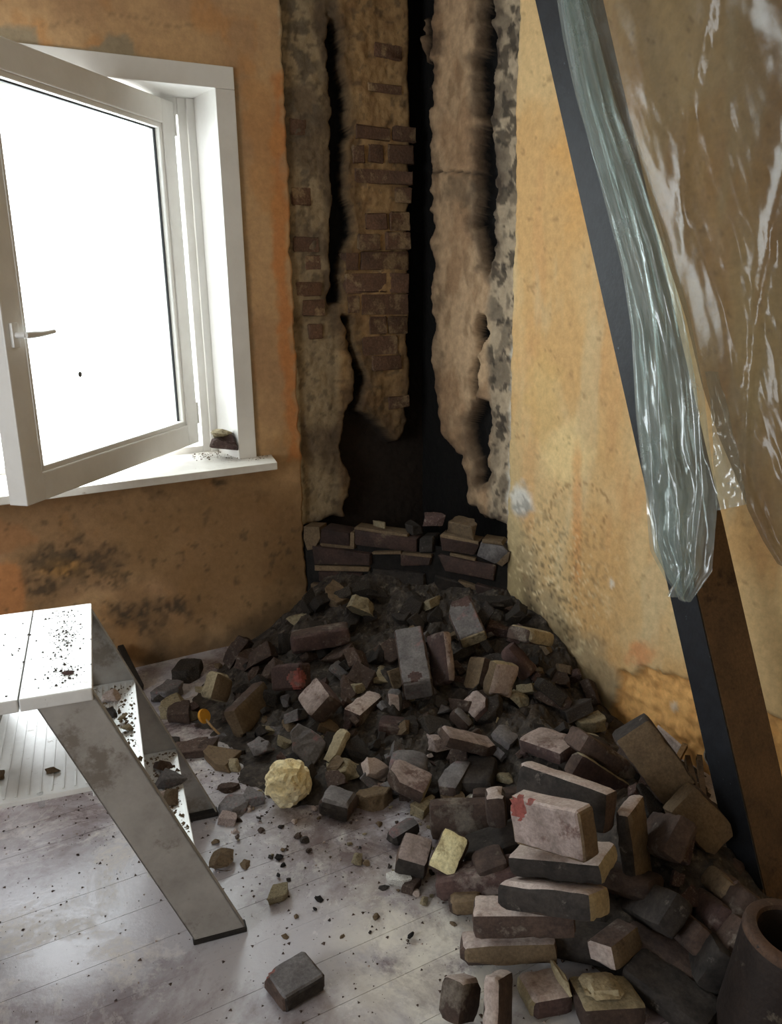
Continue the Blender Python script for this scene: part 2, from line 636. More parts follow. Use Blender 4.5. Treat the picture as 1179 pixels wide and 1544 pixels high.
def fuzzy(X, Y, poly, soft=6.0, wob=8.0, sc=0.05, oct_=4):
    sd = poly_sd(X, Y, poly) + (fbm(X * sc, Y * sc, oct_) - 0.5) * 2 * wob
    return 1 - sstep(-soft, soft, sd)


def blob(X, Y, cx, cy, rx, ry, wob=0.5, sc=0.05):
    r = np.sqrt(((X - cx) / rx) ** 2 + ((Y - cy) / ry) ** 2) + (fbm(X * sc + cx, Y * sc + cy, 4) - 0.5) * 2 * wob
    return 1 - sstep(0.45, 1.2, r)


def speckle(X, Y, sc, th, seed=0.0):
    return sstep(th, th + 0.09, fbm(X * sc + seed, Y * sc - seed, 4))


OCHRE = rgb(204, 166, 122)
OCHRE2 = rgb(186, 148, 110)
ORANGE = rgb(204, 148, 92)
T_PLASTER = 0.018

# ---- floor: slab and boards
FLOOR_Z = 0.0
floor = box('floor', (ROOM_X, ROOM_Y, -0.12), (0.2, 0.2, -0.022), 'skirt')
tag(floor, kind='structure')
bw = 0.128
nb = int(-ROOM_Y / bw) + 1
fb_mesh = None
for i in range(nb):
    y1 = 0.01 - i * bw
    for k, (xa, xb) in enumerate(((ROOM_X, -2.7 + 0.5 * ((i * 7) % 5) / 5), (-2.7 + 0.5 * ((i * 7) % 5) / 5, 0.01))):
        o = box('floor_board', (xa + 0.001, y1 - bw + 0.0005, -0.022), (xb - 0.001, y1 - 0.0005, 0.0), 'floor', floor)
        o.location.z = -0.0006 * ((i * 5 + k * 3) % 4) / 3

# ---- ceiling and the walls behind the camera
tag(box('ceiling', (ROOM_X - 0.2, ROOM_Y - 0.2, CEIL), (0.3, 0.3, CEIL + 0.1), 'ceiling'), kind='structure')


def plain_wall(name, verts, faces):
    v = np.array(verts, float)
    c = np.concatenate([np.tile(rgb(196, 184, 162), (len(v), 1)), np.ones((len(v), 1))], 1)
    return tag(mesh_obj(name, v, faces, 'wall', colors=c), kind='structure')


plain_wall('wall_rear', [(ROOM_X, ROOM_Y, 0), (0, ROOM_Y, 0), (0, ROOM_Y, CEIL), (ROOM_X, ROOM_Y, CEIL)], [(0, 1, 2, 3)])
y0, y1, z0, z1 = W2
X = ROOM_X
plain_wall('wall_far_left', [(X, ROOM_Y, 0), (X, 0, 0), (X, 0, CEIL), (X, ROOM_Y, CEIL), (X, y0, z0), (X, y1, z0), (X, y1, z1), (X, y0, z1),
                             (X - .12, y0, z0), (X - .12, y1, z0), (X - .12, y1, z1), (X - .12, y0, z1)],
           [(0, 1, 5, 4), (1, 2, 6, 5), (2, 3, 7, 6), (3, 0, 4, 7), (4, 5, 9, 8), (5, 6, 10, 9), (6, 7, 11, 10), (7, 4, 8, 11)])
bm = bmesh.new()
for a, b in (((y0, z0), (y1, z0 + .06)), ((y0, z1 - .06), (y1, z1)), ((y0, z0), (y0 + .06, z1)), ((y1 - .06, z0), (y1, z1)), (((y0 + y1) / 2 - .03, z0), ((y0 + y1) / 2 + .03, z1))):
    add_box(bm, (X - .12, a[0], a[1]), (X - .06, b[0], b[1]))
tag(bm_obj('fill_window', bm, 'white'), kind='structure')  # unseen window added to brighten surfaces that face the camera


# ---- left wall: ochre plaster round the window
def axis(parts):
    out = []
    for a, b, st in parts:
        n = max(1, int(round((b - a) / st)))
        out += list(np.linspace(a, b, n, endpoint=False))
    out.append(parts[-1][1])
    return np.array(out)


EDGE_L, EDGE_R = -0.586, -0.697
xs = axis([(ROOM_X, -2.3, 0.3), (-2.3, W1[0], 0.05), (W1[0], W1[1], 0.0125), (W1[1], EDGE_L, 0.009)])
zs = axis([(0, W1[2], 0.0105), (W1[2], W1[3], 0.012), (W1[3], CEIL, 0.0125)])
XX, ZZ = np.meshgrid(xs, zs, indexing='ij')
edge = (fbm(ZZ * 14 + 3, ZZ * 0 + 1.7, 4) - 0.5) * 0.03 + (fbm(ZZ * 60, ZZ * 0 + 5, 2) - .5) * 0.008
XX = XX + edge * np.clip((XX - (EDGE_L - 0.12)) / 0.12, 0, 1)
YY = -(fbm(XX * 3 + 5, ZZ * 3, 4) - 0.5) * 0.006
PX, PY = project(np.stack([XX, np.zeros_like(XX), ZZ], -1))
n1 = fbm(XX * 4.0, ZZ * 4.0, 5)
n2 = fbm(XX * 11 + 40, ZZ * 7 + 11, 5)
c = paint(np.broadcast_to(OCHRE, XX.shape + (3,)), sstep(.42, .66, n1), OCHRE2)
c = paint(c, 0.6 * sstep(.55, .72, n2), ORANGE)
BROWN = rgb(152, 118, 80)
c = paint(c, .65 * sstep(.5, .62, fbm(XX * 2.3 + 9, ZZ * 2.3 + 2, 5)) * sstep(560, 760, PY), BROWN)
c = paint(c, .75 * fuzzy(PX, PY, [(150, 770), (440, 745), (455, 960), (300, 930), (200, 850)], 20, 30, .02), BROWN)
FILL = rgb(164, 148, 122)
c = paint(c, .97 * fuzzy(PX, PY, [(-80, 36), (54, 40), (60, 72), (150, 72), (160, 50), (196, 54), (206, 86), (350, 108), (340, 130), (-80, 86)], 3, 4, .08), FILL)
c = paint(c, .6 * fuzzy(PX, PY, [(345, 100), (360, 130), (376, 400), (392, 690), (372, 690), (355, 300)], 3, 6, .05), FILL)
c = paint(c, .8 * fuzzy(PX, PY, [(425, 90), (432, 400), (446, 600), (450, 690), (438, 690), (428, 560), (416, 420), (408, 240), (412, 120)], 5, 12, .05), rgb(204, 134, 78))
c = paint(c, .5 * fuzzy(PX, PY, [(365, 120), (415, 130), (425, 330), (390, 320), (372, 200)], 8, 14, .05), ORANGE)
c = paint(c, .9 * fuzzy(PX, PY, [(-60, 850), (32, 852), (40, 930), (-60, 935)], 4, 8, .06), rgb(204, 140, 88))
c = paint(c, .8 * fuzzy(PX, PY, [(-40, 780), (40, 796), (60, 815), (-40, 850)], 5, 8, .06), rgb(176, 128, 86))
c = paint(c, .8 * blob(PX, PY, 95, 855, 40, 18, .4), rgb(214, 160, 92))
MOULD = rgb(84, 74, 58)
mm = fuzzy(PX, PY, [(28, 862), (70, 815), (105, 798), (150, 845), (205, 868), (190, 886), (120, 872), (60, 905)], 16, 22, .05)
c = paint(c, .75 * mm * sstep(.3, .65, fbm(PX * .08, PY * .08, 5)), MOULD)
c = paint(c, .6 * mm * speckle(PX, PY, .2, .6, 4), rgb(56, 48, 38))
for bx_, by_, rx, ry in ((225, 918, 62, 14), (262, 908, 26, 9), (236, 745, 18, 9), (330, 727, 12, 6), (60, 892, 14, 6), (150, 845, 40, 20), (210, 940, 46, 16)):
    c = paint(c, .75 * blob(PX, PY, bx_, by_, rx * 1.2, ry * 1.2, .8, .06) * (.4 + .6 * sstep(.4, .6, fbm(PX * .15, PY * .15, 4))), rgb(74, 64, 52))
c = paint(c, .55 * speckle(PX, PY, .09, .66) * sstep(690, 820, PY), MOULD)
# soot spread along from the hearth, and a darker band at the foot of the wall
so = sstep(.62, 0, np.abs(XX - EDGE_L) / .55) * sstep(.95, .1, ZZ)
c = paint(c, .65 * so * (.35 + fbm(XX * 9, ZZ * 6, 4)), rgb(84, 64, 40))
c = paint(c, .7 * sstep(.14, .0, ZZ + (n2 - .5) * .16), rgb(74, 62, 48))
c = paint(c, .85 * fuzzy(PX, PY, [(418, -40), (428, -40), (434, 110), (424, 100)], 2, 3, .1), rgb(196, 180, 150))
crack = np.abs(PY - (30 + 8 * np.sin(PX * .03) + (fbm(PX * .1, PY * 0, 3) - .5) * 20)) < 1.3
c = paint(c, .3 * (crack & (PX > 60) & (PX < 320)), MOULD)
c = c * .9
xc = (xs[:-1] + xs[1:]) / 2
zc = (zs[:-1] + zs[1:]) / 2
hole = ((xc > W1[0]) & (xc < W1[1]))[:, None] & ((zc > W1[2]) & (zc < W1[3]))[None, :]
ZZ[:, 0] = -.05
V = np.stack([XX, YY, ZZ], -1)
nu, nv = XX.shape
verts = V.reshape(-1, 3)
cols = c.reshape(-1, 3)
faces = grid_faces(nu, nv, ~hole)
# the broken edge of the plaster coat
back = V[-1] + np.array([0.004, T_PLASTER + 0.02, 0])
i0 = len(verts)
verts = np.concatenate([verts, back])
cols = np.concatenate([cols, np.tile(rgb(196, 182, 154), (nv, 1))])
e = np.arange(nv - 1)
last = (nu - 1) * nv
faces = np.concatenate([faces, np.stack([last + e, i0 + e, i0 + e + 1, last + e + 1], -1)])
wall_left = tag(mesh_obj('wall_left', verts, faces, 'wall', smooth=True, colors=np.concatenate([cols, np.ones((len(cols), 1))], 1)), kind='structure')

# ---- bare masonry where the corner chimney stood: left side
SOOT = rgb(17, 15, 14)
S1 = [(497, 20), (512, 30), (516, 100), (528, 160), (528, 185), (524, 240), (518, 290), (530, 320), (534, 350), (522, 380), (517, 456), (502, 458), (505, 300), (505, 160), (499, 100)]
S2 = [(518, 476), (528, 480), (541, 540), (555, 568), (548, 600), (540, 650), (515, 660), (535, 600), (537, 560)]
S3 = [(622, -60), (646, -60), (645, 200), (647, 400), (650, 600), (662, 640), (670, 690), (610, 700), (613, 640), (621, 560), (617, 400), (621, 300), (627, 150), (632, 60)]
S4 = [(516, 645), (545, 622), (572, 640), (600, 668), (622, 640), (655, 655), (690, 688), (696, 730), (702, 760), (722, 780), (772, 800), (772, 980), (440, 980), (458, 800), (520, 778), (532, 720), (514, 690)]
S5 = [(722, -60), (735, -60), (741, 50), (737, 200), (746, 330), (739, 370), (733, 412), (726, 405), (722, 360), (715, 340), (720, 290), (716, 250), (719, 150), (710, 95), (722, 70)]
S6 = [(718, 470), (731, 480), (729, 510), (717, 540), (713, 602), (707, 602), (711, 540)]
S7 = [(699, 642), (715, 600), (734, 605), (737, 640), (731, 690), (729, 722), (719, 726), (715, 690), (702, 657)]


def pit(PX, PY, polys, soft=4.0, wob=5.0):
    m = np.zeros_like(PX)
    for p in polys:
        m = np.maximum(m, fuzzy(PX, PY, p, soft, wob * 1.3, .06, 2))
    return m


ss = axis([(-0.60, 0.13, 0.0065)])
zz = axis([(0, CEIL, 0.009)])
XX, ZZ = np.meshgrid(ss, zz, indexing='ij')
PX, PY = project(np.stack([XX, np.full_like(XX, T_PLASTER), ZZ], -1))
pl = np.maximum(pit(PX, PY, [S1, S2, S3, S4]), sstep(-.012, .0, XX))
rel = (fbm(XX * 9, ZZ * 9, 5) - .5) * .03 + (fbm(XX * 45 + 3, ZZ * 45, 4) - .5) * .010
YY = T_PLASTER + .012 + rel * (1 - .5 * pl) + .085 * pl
colm = sstep(505, 520, PX) * (1 - sstep(612, 624, PX)) * (1 - pl)
YY = YY - .012 * colm
n1 = fbm(XX * 8, ZZ * 6, 5)
c = paint(np.broadcast_to(rgb(150, 132, 104), XX.shape + (3,)), sstep(.4, .65, n1), rgb(112, 96, 76))
c = paint(c, colm * .8, rgb(162, 130, 88))
c = paint(c, .5 * colm * sstep(.5, .65, fbm(XX * 22, ZZ * 22, 4)), rgb(120, 90, 60))
c = paint(c, .8 * sstep(430, 400, PY) * sstep(500, 470, PX) * speckle(PX, PY, .05, .52, 8), rgb(96, 86, 72))
c = paint(c, .55 * speckle(PX, PY, .12, .60, 3), rgb(84, 72, 58))
c = paint(c, .9 * fuzzy(PX, PY, [(440, 530), (448, 530), (462, 780), (460, 900), (452, 900), (450, 700)], 2, 4, .08), rgb(190, 176, 148))
soot_halo = np.zeros_like(PX)
for p in (S1, S2, S3, S4):
    soot_halo = np.maximum(soot_halo, 1 - sstep(0, 26, poly_sd(PX, PY, p) + (fbm(PX * .05, PY * .05, 4) - .5) * 30))
c = paint(c, .6 * soot_halo, rgb(62, 48, 36))
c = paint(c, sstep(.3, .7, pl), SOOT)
c = paint(c, .5 * sstep(520, 640, PY) * sstep(480, 540, PX), rgb(56, 44, 34))
verts = np.stack([XX, YY, ZZ], -1).reshape(-1, 3)
scar_l = mesh_obj('bare_masonry', verts, grid_faces(*XX.shape), 'scar', wall_left, smooth=True, colors=np.concatenate([c.reshape(-1, 3), np.ones((c.shape[0] * c.shape[1], 1))], 1))
scar_l['label'] = 'sooty bare masonry where the corner chimney was torn away'

# bricks showing through the render
WB = [(563, 64, 605, 92), (554, 124, 605, 144), (536, 188, 587, 213), (592, 190, 626, 215), (531, 218, 549, 246), (556, 218, 578, 246), (585, 218, 623, 248), (534, 253, 621, 279),
      (595, 283, 620, 307), (551, 321, 583, 346), (588, 320, 617, 348), (540, 353, 573, 377), (582, 350, 617, 377), (544, 380, 615, 407), (521, 381, 540, 407), (520, 412, 583, 441),
      (587, 412, 616, 441), (544, 445, 614, 473), (524, 447, 541, 472), (557, 478, 582, 503), (585, 477, 614, 502), (546, 509, 598, 532), (560, 538, 604, 556), (586, 598, 616, 614),
      (444, 357, 481, 380), (462, 384, 484, 407), (447, 426, 486, 446), (457, 453, 491, 476), (467, 489, 488, 510), (437, 178, 462, 204), (440, 282, 470, 310)]
for k, (xa, ya, xb, yb) in enumerate(WB):
    a, b = on_left(xa, ya, T_PLASTER), on_left(xb, yb, T_PLASTER)
    dep = T_PLASTER - .0005 - (0.004 * ((k * 37) % 5) / 5) + (.006 if xa < 500 else -.006)
    bm = bmesh.new()
    add_box(bm, (a[0], dep, b[2]), (b[0], .10, a[2]), .005)
    rr = random.Random(k)
    for v in bm.verts:
        v.co.x += rr.uniform(-.004, .004)
        v.co.z += rr.uniform(-.004, .004)
        v.co.y += rr.uniform(-.002, .002)
    bm_obj('brick', bm, 'wall_brick', wall_left, smooth=True, sharp=40)

# ---- right wall: ochre plaster
ys = axis([(ROOM_Y, -2.5, 0.3), (-2.5, EDGE_R, 0.0105)])
zs = axis([(0, 2.5, 0.0105), (2.5, CEIL, .05)])
YY, ZZ = np.meshgrid(ys, zs, indexing='ij')
edge = (fbm(ZZ * 14 + 31, ZZ * 0 + 4.7, 4) - 0.5) * 0.026 + (fbm(ZZ * 60, ZZ * 0 + 8, 2) - .5) * .008
YY = YY + edge * np.clip((YY - (EDGE_R - .12)) / .12, 0, 1)
PX, PY = project(np.stack([np.zeros_like(YY), YY, ZZ], -1))
XX = -(fbm(YY * 3 + 25, ZZ * 3, 4) - .5) * .006
ROUGH = [(935, 1012), (958, 1020), (965, 1003), (1000, 1015), (1055, 1030), (1120, 1060), (1250, 1120), (1400, 1500), (900, 1300), (915, 1085), (925, 1060), (930, 1035)]
rg = 1 - sstep(-1.2, 1.2, poly_sd(PX, PY, ROUGH) + (fbm(PX * .12, PY * .12, 4) - .5) * 8)
XX = XX + rg * (.024 + (fbm(YY * 42, ZZ * 42, 4) - .5) * .03)
n1 = fbm(YY * 3.4 + 7, ZZ * 2.2, 5)
n2 = fbm(YY * 12 + 3, ZZ * 2.5, 5)
c = paint(np.broadcast_to(rgb(212, 180, 130), YY.shape + (3,)), sstep(.42, .62, n1), rgb(204, 164, 110))
c = paint(c, .5 * sstep(.52, .7, n2), rgb(204, 156, 104))
c = paint(c, .45 * sstep(.55, .7, fbm(YY * 9 + 60, ZZ * 2 + 5, 4)), rgb(206, 188, 148))
c = paint(c, .8 * blob(PX, PY, 855, 685, 38, 50, .5, .06), rgb(230, 202, 146))
c = paint(c, .6 * blob(PX, PY, 815, 600, 30, 90, .6, .05), rgb(206, 170, 110))
c = paint(c, .7 * blob(PX, PY, 965, 985, 26, 24, .5, .07), rgb(214, 140, 86))
c = paint(c, .5 * blob(PX, PY, 885, 250, 60, 130, .6, .03), rgb(214, 160, 92))
c = paint(c, .5 * blob(PX, PY, 870, 770, 9, 120, .5, .03), rgb(212, 142, 80))
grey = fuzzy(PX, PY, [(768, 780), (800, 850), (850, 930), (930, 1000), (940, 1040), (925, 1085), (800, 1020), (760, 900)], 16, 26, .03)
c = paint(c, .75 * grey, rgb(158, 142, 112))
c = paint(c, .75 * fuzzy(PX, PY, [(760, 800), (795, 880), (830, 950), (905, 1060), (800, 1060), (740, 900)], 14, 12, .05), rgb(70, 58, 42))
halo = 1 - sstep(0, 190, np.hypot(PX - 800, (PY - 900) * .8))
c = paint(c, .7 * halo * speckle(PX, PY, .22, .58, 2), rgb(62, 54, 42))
c = paint(c, .8 * halo * speckle(PX, PY, .26, .64, 12), rgb(236, 216, 172))
c = paint(c, .6 * (1 - sstep(775, 800, PX + (fbm(PX * .05, PY * .05, 3) - .5) * 20)) * sstep(500, 760, PY), rgb(190, 170, 126))
c = paint(c, .9 * blob(PX, PY, 786, 755, 18, 26, .5, .09), rgb(216, 214, 206))
c = paint(c, .5 * blob(PX, PY, 786, 755, 18, 26, .5, .09) * speckle(PX, PY, .12, .56, 5), rgb(90, 86, 78))
c = paint(c, .45 * speckle(PX, PY, .10, .72, 20), rgb(128, 98, 64))
c = paint(c, rg * .95, rgb(226, 172, 104))
c = paint(c, rg * .6 * sstep(.5, .64, fbm(YY * 50, ZZ * 50, 4)), rgb(190, 140, 84))
c = paint(c, .8 * blob(PX, PY, 1008, 1068, 7, 9, .3, .1), rgb(206, 190, 168))
c = paint(c, .8 * blob(PX, PY, 922, 880, 4, 8, .3, .1), rgb(232, 228, 214))
scr = np.abs(np.hypot((PX - 872) / 1.05, PY - 770) - 42 + (fbm(PX * .08, PY * .08, 3) - .5) * 16) < .9
c = paint(c, .5 * scr, rgb(120, 82, 44))
XX = XX - .006 * blob(PX, PY, 786, 755, 18, 26, .5, .09)
ZZ[:, 0] = -.05
V = np.stack([XX, YY, ZZ], -1)
nu, nv = YY.shape
back = V[-1] + np.array([T_PLASTER + .02, .004, 0])
verts = np.concatenate([V.reshape(-1, 3), back])
cols = np.concatenate([c.reshape(-1, 3), np.tile(rgb(206, 190, 158), (nv, 1))])
e = np.arange(nv - 1)
last, i0 = (nu - 1) * nv, nu * nv
faces = np.concatenate([grid_faces(nu, nv), np.stack([last + e, i0 + e, i0 + e + 1, last + e + 1], -1)])
wall_right = tag(mesh_obj('wall_right', verts, faces, 'wall', smooth=True, colors=np.concatenate([cols, np.ones((len(cols), 1))], 1)), kind='structure')

# ---- bare masonry: right side
ss = axis([(-.715, .13, .0065)])
YY, ZZ = np.meshgrid(ss, zz, indexing='ij')
PX, PY = project(np.stack([np.full_like(YY, T_PLASTER), YY, ZZ], -1))
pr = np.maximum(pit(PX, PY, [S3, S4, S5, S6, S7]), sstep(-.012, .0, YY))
strip = sstep(728, 742, PX)
rel = (fbm(YY * 8 + 50, ZZ * 8, 5) - .5) * .022 + (fbm(YY * 40 + 3, ZZ * 40, 4) - .5) * .008 * (1 + 1.6 * strip)
groove = np.clip(1 - np.abs(PY - (258 + (PX - 645) * .06 + (fbm(PX * .1, PY * 0, 3) - .5) * 6)) / 3.2, 0, 1) * (PX > 640) * (PX < 724)
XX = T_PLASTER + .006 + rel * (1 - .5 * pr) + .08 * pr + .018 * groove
n1 = fbm(YY * 7 + 5, ZZ * 4, 5)
c = paint(np.broadcast_to(rgb(184, 156, 124), YY.shape + (3,)), sstep(.42, .64, n1), rgb(160, 130, 100))
c = paint(c, .55 * sstep(.52, .68, fbm(YY * 14 + 9, ZZ * 9, 5)), rgb(126, 100, 74))
c = paint(c, .6 * blob(PX, PY, 690, 285, 28, 26, .8, .09), rgb(96, 84, 68))
c = paint(c, .6 * blob(PX, PY, 655, 65, 14, 22, .8, .09), rgb(70, 60, 50))
c = paint(c, strip * .8, rgb(164, 150, 128))
c = paint(c, strip * .7 * speckle(PX, PY * .6, .05, .46, 31), rgb(92, 82, 70))
c = paint(c, strip * .8 * speckle(PX, PY * .7, .10, .56, 41), rgb(50, 44, 38))
c = paint(c, .8 * fuzzy(PX, PY, [(772, 500), (785, 500), (784, 830), (768, 830), (764, 700)], 4, 6, .06), rgb(216, 208, 192))
sh = np.zeros_like(PX)
for p in (S3, S4, S5, S7):
    sh = np.maximum(sh, 1 - sstep(0, 20, poly_sd(PX, PY, p) + (fbm(PX * .06, PY * .06, 4) - .5) * 30))
c = paint(c, .7 * sh, rgb(62, 50, 40))
c = paint(c, .8 * groove, rgb(46, 38, 30))
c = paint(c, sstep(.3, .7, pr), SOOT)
scar_r = mesh_obj('bare_masonry', np.stack([XX, YY, ZZ], -1).reshape(-1, 3), grid_faces(*YY.shape), 'scar', wall_right, smooth=True,
                  colors=np.concatenate([c.reshape(-1, 3), np.ones((c.shape[0] * c.shape[1], 1))], 1))
scar_r['label'] = 'sooty bare masonry with a tan rendered panel'

# light-tight backing behind the torn corner
tag(mesh_obj('wall_backing', [(-.62, .16, 0), (.16, .16, 0), (.16, -.75, 0), (-.62, .16, CEIL), (.16, .16, CEIL), (.16, -.75, CEIL)], [(0, 1, 4, 3), (1, 2, 5, 4)], 'char'), kind='structure')

# ---- hearth: the stump of the torn-down corner chimney
HA, HB = np.array([-.600, 0, 0]), np.array([0, -.735, 0])
HD_ = (HB - HA) / np.linalg.norm(HB - HA)
HN = np.array([HD_[1], -HD_[0], 0])
if HN @ (CAM - HA) < 0:
    HN = -HN


def on_hearth(x, y, o=0.0):
    d = ray(x, y)
    return CAM + d * (((HA + HN * o - CAM) @ HN) / (d @ HN))


hearth = tag(empty('chimney_stump', (-.3, -.36, 0)), 'low broken brick stump of the torn-down chimney across the sooty corner', 'hearth')
HOFF = np.array([-.3, -.36, 0])
zl, zr = on_hearth(475, 806)[2], on_hearth(755, 830)[2]
# rubble-and-mortar core, its top broken and sloping
nA, nB = 26, 10
verts, faces = [], []
for i in range(nA):
    t = i / (nA - 1)
    for j in range(nB):
        s = j / (nB - 1)
        p = HA * (1 - t) + HB * t - HN * .014
        q = p + (np.array([.03, .03, 0]) - p) * s
        q[2] = (zl * (1 - t) + zr * t) - .012 - .10 * min(1, s * 2.2) + (fbm(t * 9., s * 7. + 3, 4) - .5) * .07 * min(1, s * 4 + .3)
        verts.append(q)
for i in range(nA):
    t = i / (nA - 1)
    for j in range(8):
        p = HA * (1 - t) + HB * t - HN * (.014 + .012 * vnoise(t * 30, j * 1.7))
        verts.append(np.array([p[0], p[1], (verts[i * nB][2]) * (1 - j / 7)]))
faces = list(grid_faces(nA, nB)) + [tuple(f + nA * nB) for f in grid_faces(nA, 8)]
o = mesh_obj('rubble_core', [np.array(v) - HOFF for v in verts], faces, 'char', hearth)


def hearth_quad(name, quad, mat, depth=.10, proud=0.0, seed=0, bev=.004):
    q = [on_hearth(x, y, proud) - HOFF for x, y in quad]
    bm = bmesh.new()
    a = [bm.verts.new(p) for p in q]
    b = [bm.verts.new(p - HN * depth) for p in q]
    bm.faces.new(a)
    bm.faces.new(b[::-1])
    n = len(a)
    for i in range(n):
        bm.faces.new((a[i], b[i], b[(i + 1) % n], a[(i + 1) % n]))
    bmesh.ops.recalc_face_normals(bm, faces=bm.faces)
    bmesh.ops.bevel(bm, geom=bm.edges[:], offset=bev, segments=1, affect='EDGES')
    r = random.Random(seed)
    for v in bm.verts:
        v.co += Vector((r.uniform(-1, 1), r.uniform(-1, 1), r.uniform(-1, 1))) * .0025
    return bm_obj(name, bm, mat, hearth, smooth=True, sharp=40)


for k, (q, m) in enumerate([
    ([(484, 797), (527, 804), (527, 824), (481, 820)], 'brick'), ([(535, 798), (627, 813), (626, 832), (535, 821)], 'brick'),
    ([(470, 823), (558, 835), (558, 853), (473, 851)], 'wine'), ([(604, 835), (650, 841), (648, 853), (604, 854)], 'brick'),
    ([(480, 861), (545, 865), (545, 878), (480, 877)], 'brick'), ([(468, 881), (550, 884), (548, 897), (468, 899)], 'tan'),
    ([(663, 810), (722, 821), (714, 838), (666, 831)], 'brick'), ([(725, 817), (757, 823), (766, 834), (747, 850), (718, 838)], 'grey'),
    ([(660, 836), (747, 852), (745, 877), (670, 861)], 'wine'), ([(715, 881), (760, 893), (759, 907), (718, 898)], 'brick'),
    ([(632, 812), (652, 812), (652, 834), (632, 834)], 'soot'), ([(562, 858), (640, 866), (640, 884), (562, 878)], 'soot'),
    ([(655, 868), (708, 882), (706, 900), (655, 888)], 'soot'), ([(556, 886), (650, 894), (650, 914), (556, 906)], 'soot')]):
    hearth_quad('brick', q, 'hearth_brick' if m in ('brick', 'wine') else m, proud=.004 * ((k * 3) % 4 - 1), seed=k)
for k, q in enumerate([[(458, 794), (480, 795), (482, 812), (474, 828), (463, 830), (457, 812)], [(482, 820), (533, 825), (533, 829), (484, 824)], [(534, 795), (614, 806), (614, 811), (534, 799)],
                       [(528, 803), (534, 804), (534, 827), (528, 826)], [(560, 833), (604, 831), (604, 836), (563, 837)], [(606, 833), (650, 837), (650, 841), (606, 837)], [(474, 852), (556, 856), (556, 862), (474, 860)],
                       [(664, 806), (722, 817), (721, 822), (663, 811)], [(678, 834), (716, 842), (716, 846), (678, 838)], [(748, 850), (764, 834), (769, 832), (766, 846), (757, 855)], [(690, 876), (760, 898), (758, 903), (700, 884)],
                       [(727, 813), (756, 818), (758, 823), (727, 818)]]):
    hearth_quad('mortar', q, 'tan', depth=.08, proud=.001, seed=50 + k, bev=.002)

# ---- window_1: reveal, casing, frame, open sash
x0, x1, z0, z1 = W1
RD = .24
win = mesh_obj('window_1', [(x1, 0, z0), (x1 - .018, RD, z0), (x1 - .018, RD, z1), (x1, 0, z1), (x0, 0, z0), (x0, RD, z0), (x0, RD, z1), (x0, 0, z1)],
               [(0, 1, 2, 3), (5, 4, 7, 6), (3, 2, 6, 7), (1, 0, 4, 5)], 'white')
tag(win, 'white window with its sash swung open into the room', None, None, 'structure')
cw = .073
box('casing', (x1 - .002, -.016, z0 - .018), (x1 + cw, .01, z1 - .004), 'white', win, .003)
box('casing', (x0 - cw, -.0155, z1 - .0035), (x1 + cw, .009, z1 + cw), 'white', win, .003)
box('casing', (x0 - cw, -.016, z0 - .018), (x0 + .002, .01, z1 - .004), 'white', win, .003)
fx = x1 - .018
FR = .062
box('frame_post', (fx - FR, RD - .02, z0 + .001), (fx + .01, RD + .06, z1 + .01), 'white', win, .004)
box('frame_post', (x0, RD - .02, z0), (x0 + FR, RD + .06, z1), 'white', win, .004)
box('frame_rail', (x0 + FR, RD - .019, z1 - FR), (fx - FR, RD + .058, z1 + .008), 'white', win, .004)
box('frame_rail', (x0 + FR, RD - .019, z0 - .01), (fx - FR, RD + .058, z0 + .03), 'white', win, .004)
box('stop_bead', (fx - .028, RD - .034, z0 + .001), (fx + .004, RD - .018, z1 - .001), 'white', win, .003)
# inner sill board
sill = prism('window_sill', [on_z(418, 697, .815), on_z(404, 682, .815) * np.array([1, 0, 1]) + np.array([0, .02, 0]), (x1, .02, .815), (x1 - .018, RD, .815), (x0, RD, .815), (x0, .02, .815), (x0 - .12, .02, .815), (x0 - .12, on_z(418, 697, .815)[1], .815)], (0, 0, -.03), 'white_dirty', win, .003)
# open sash
hx, hy, sz0, sz1 = -.958, .205, .862, 2.185
fxp = np.array([-1.729, -.556])
sw = float(np.hypot(*(fxp - (hx, hy))))
ang = math.atan2(fxp[1] - hy, fxp[0] - hx)
sash = empty('sash', (hx, hy, sz0), ang, win)
sh_ = sz1 - sz0
# local x runs from the hinge to the free edge; the room face is local +y
TH = .066
ST = .088
for nm, lo, hi in (('sash_stile', (0, -TH, 0), (ST, 0, sh_)), ('sash_stile', (sw - ST, -TH, 0), (sw, 0, sh_)), ('sash_rail', (ST - .002, -TH, 0), (sw - ST + .002, 0, ST)), ('sash_rail', (ST - .002, -TH, sh_ - ST), (sw - ST + .002, 0, sh_))):
    box(nm, lo, hi, 'white', sash, .005)
gb = .018
for nm, lo, hi in (('glazing_bead', (ST - .001, -.03, ST), (ST + gb, -.006, sh_ - ST)), ('glazing_bead', (sw - ST - gb, -.03, ST), (sw - ST + .001, -.006, sh_ - ST)),
                   ('glazing_bead', (ST, -.03, ST - .001), (sw - ST, -.006, ST + gb)), ('glazing_bead', (ST, -.03, sh_ - ST - gb), (sw - ST, -.006, sh_ - ST + .001))):
    box(nm, lo, hi, 'white', sash, .005)
for nm, lo, hi in (('gasket', (ST + gb - .001, -.034, ST + gb), (ST + gb + .005, -.026, sh_ - ST - gb)), ('gasket', (ST + gb, -.034, sh_ - ST - gb - .005), (sw - ST - gb, -.026, sh_ - ST - gb + .001)),
                   ('gasket', (0.012, -TH - .004, .02), (sw - .012, -TH + .002, .026)), ('gasket', (sw - .02, -TH - .004, .02), (sw - .012, -TH + .002, sh_ - .02))):
    box(nm, lo, hi, 'gasket', sash)
pane = box('pane', (ST - .004, -.036, ST - .004), (sw - ST + .004, -.032, sh_ - ST + .004), 'glass', sash)
hz = 1.372 - sz0
bm = bmesh.new()
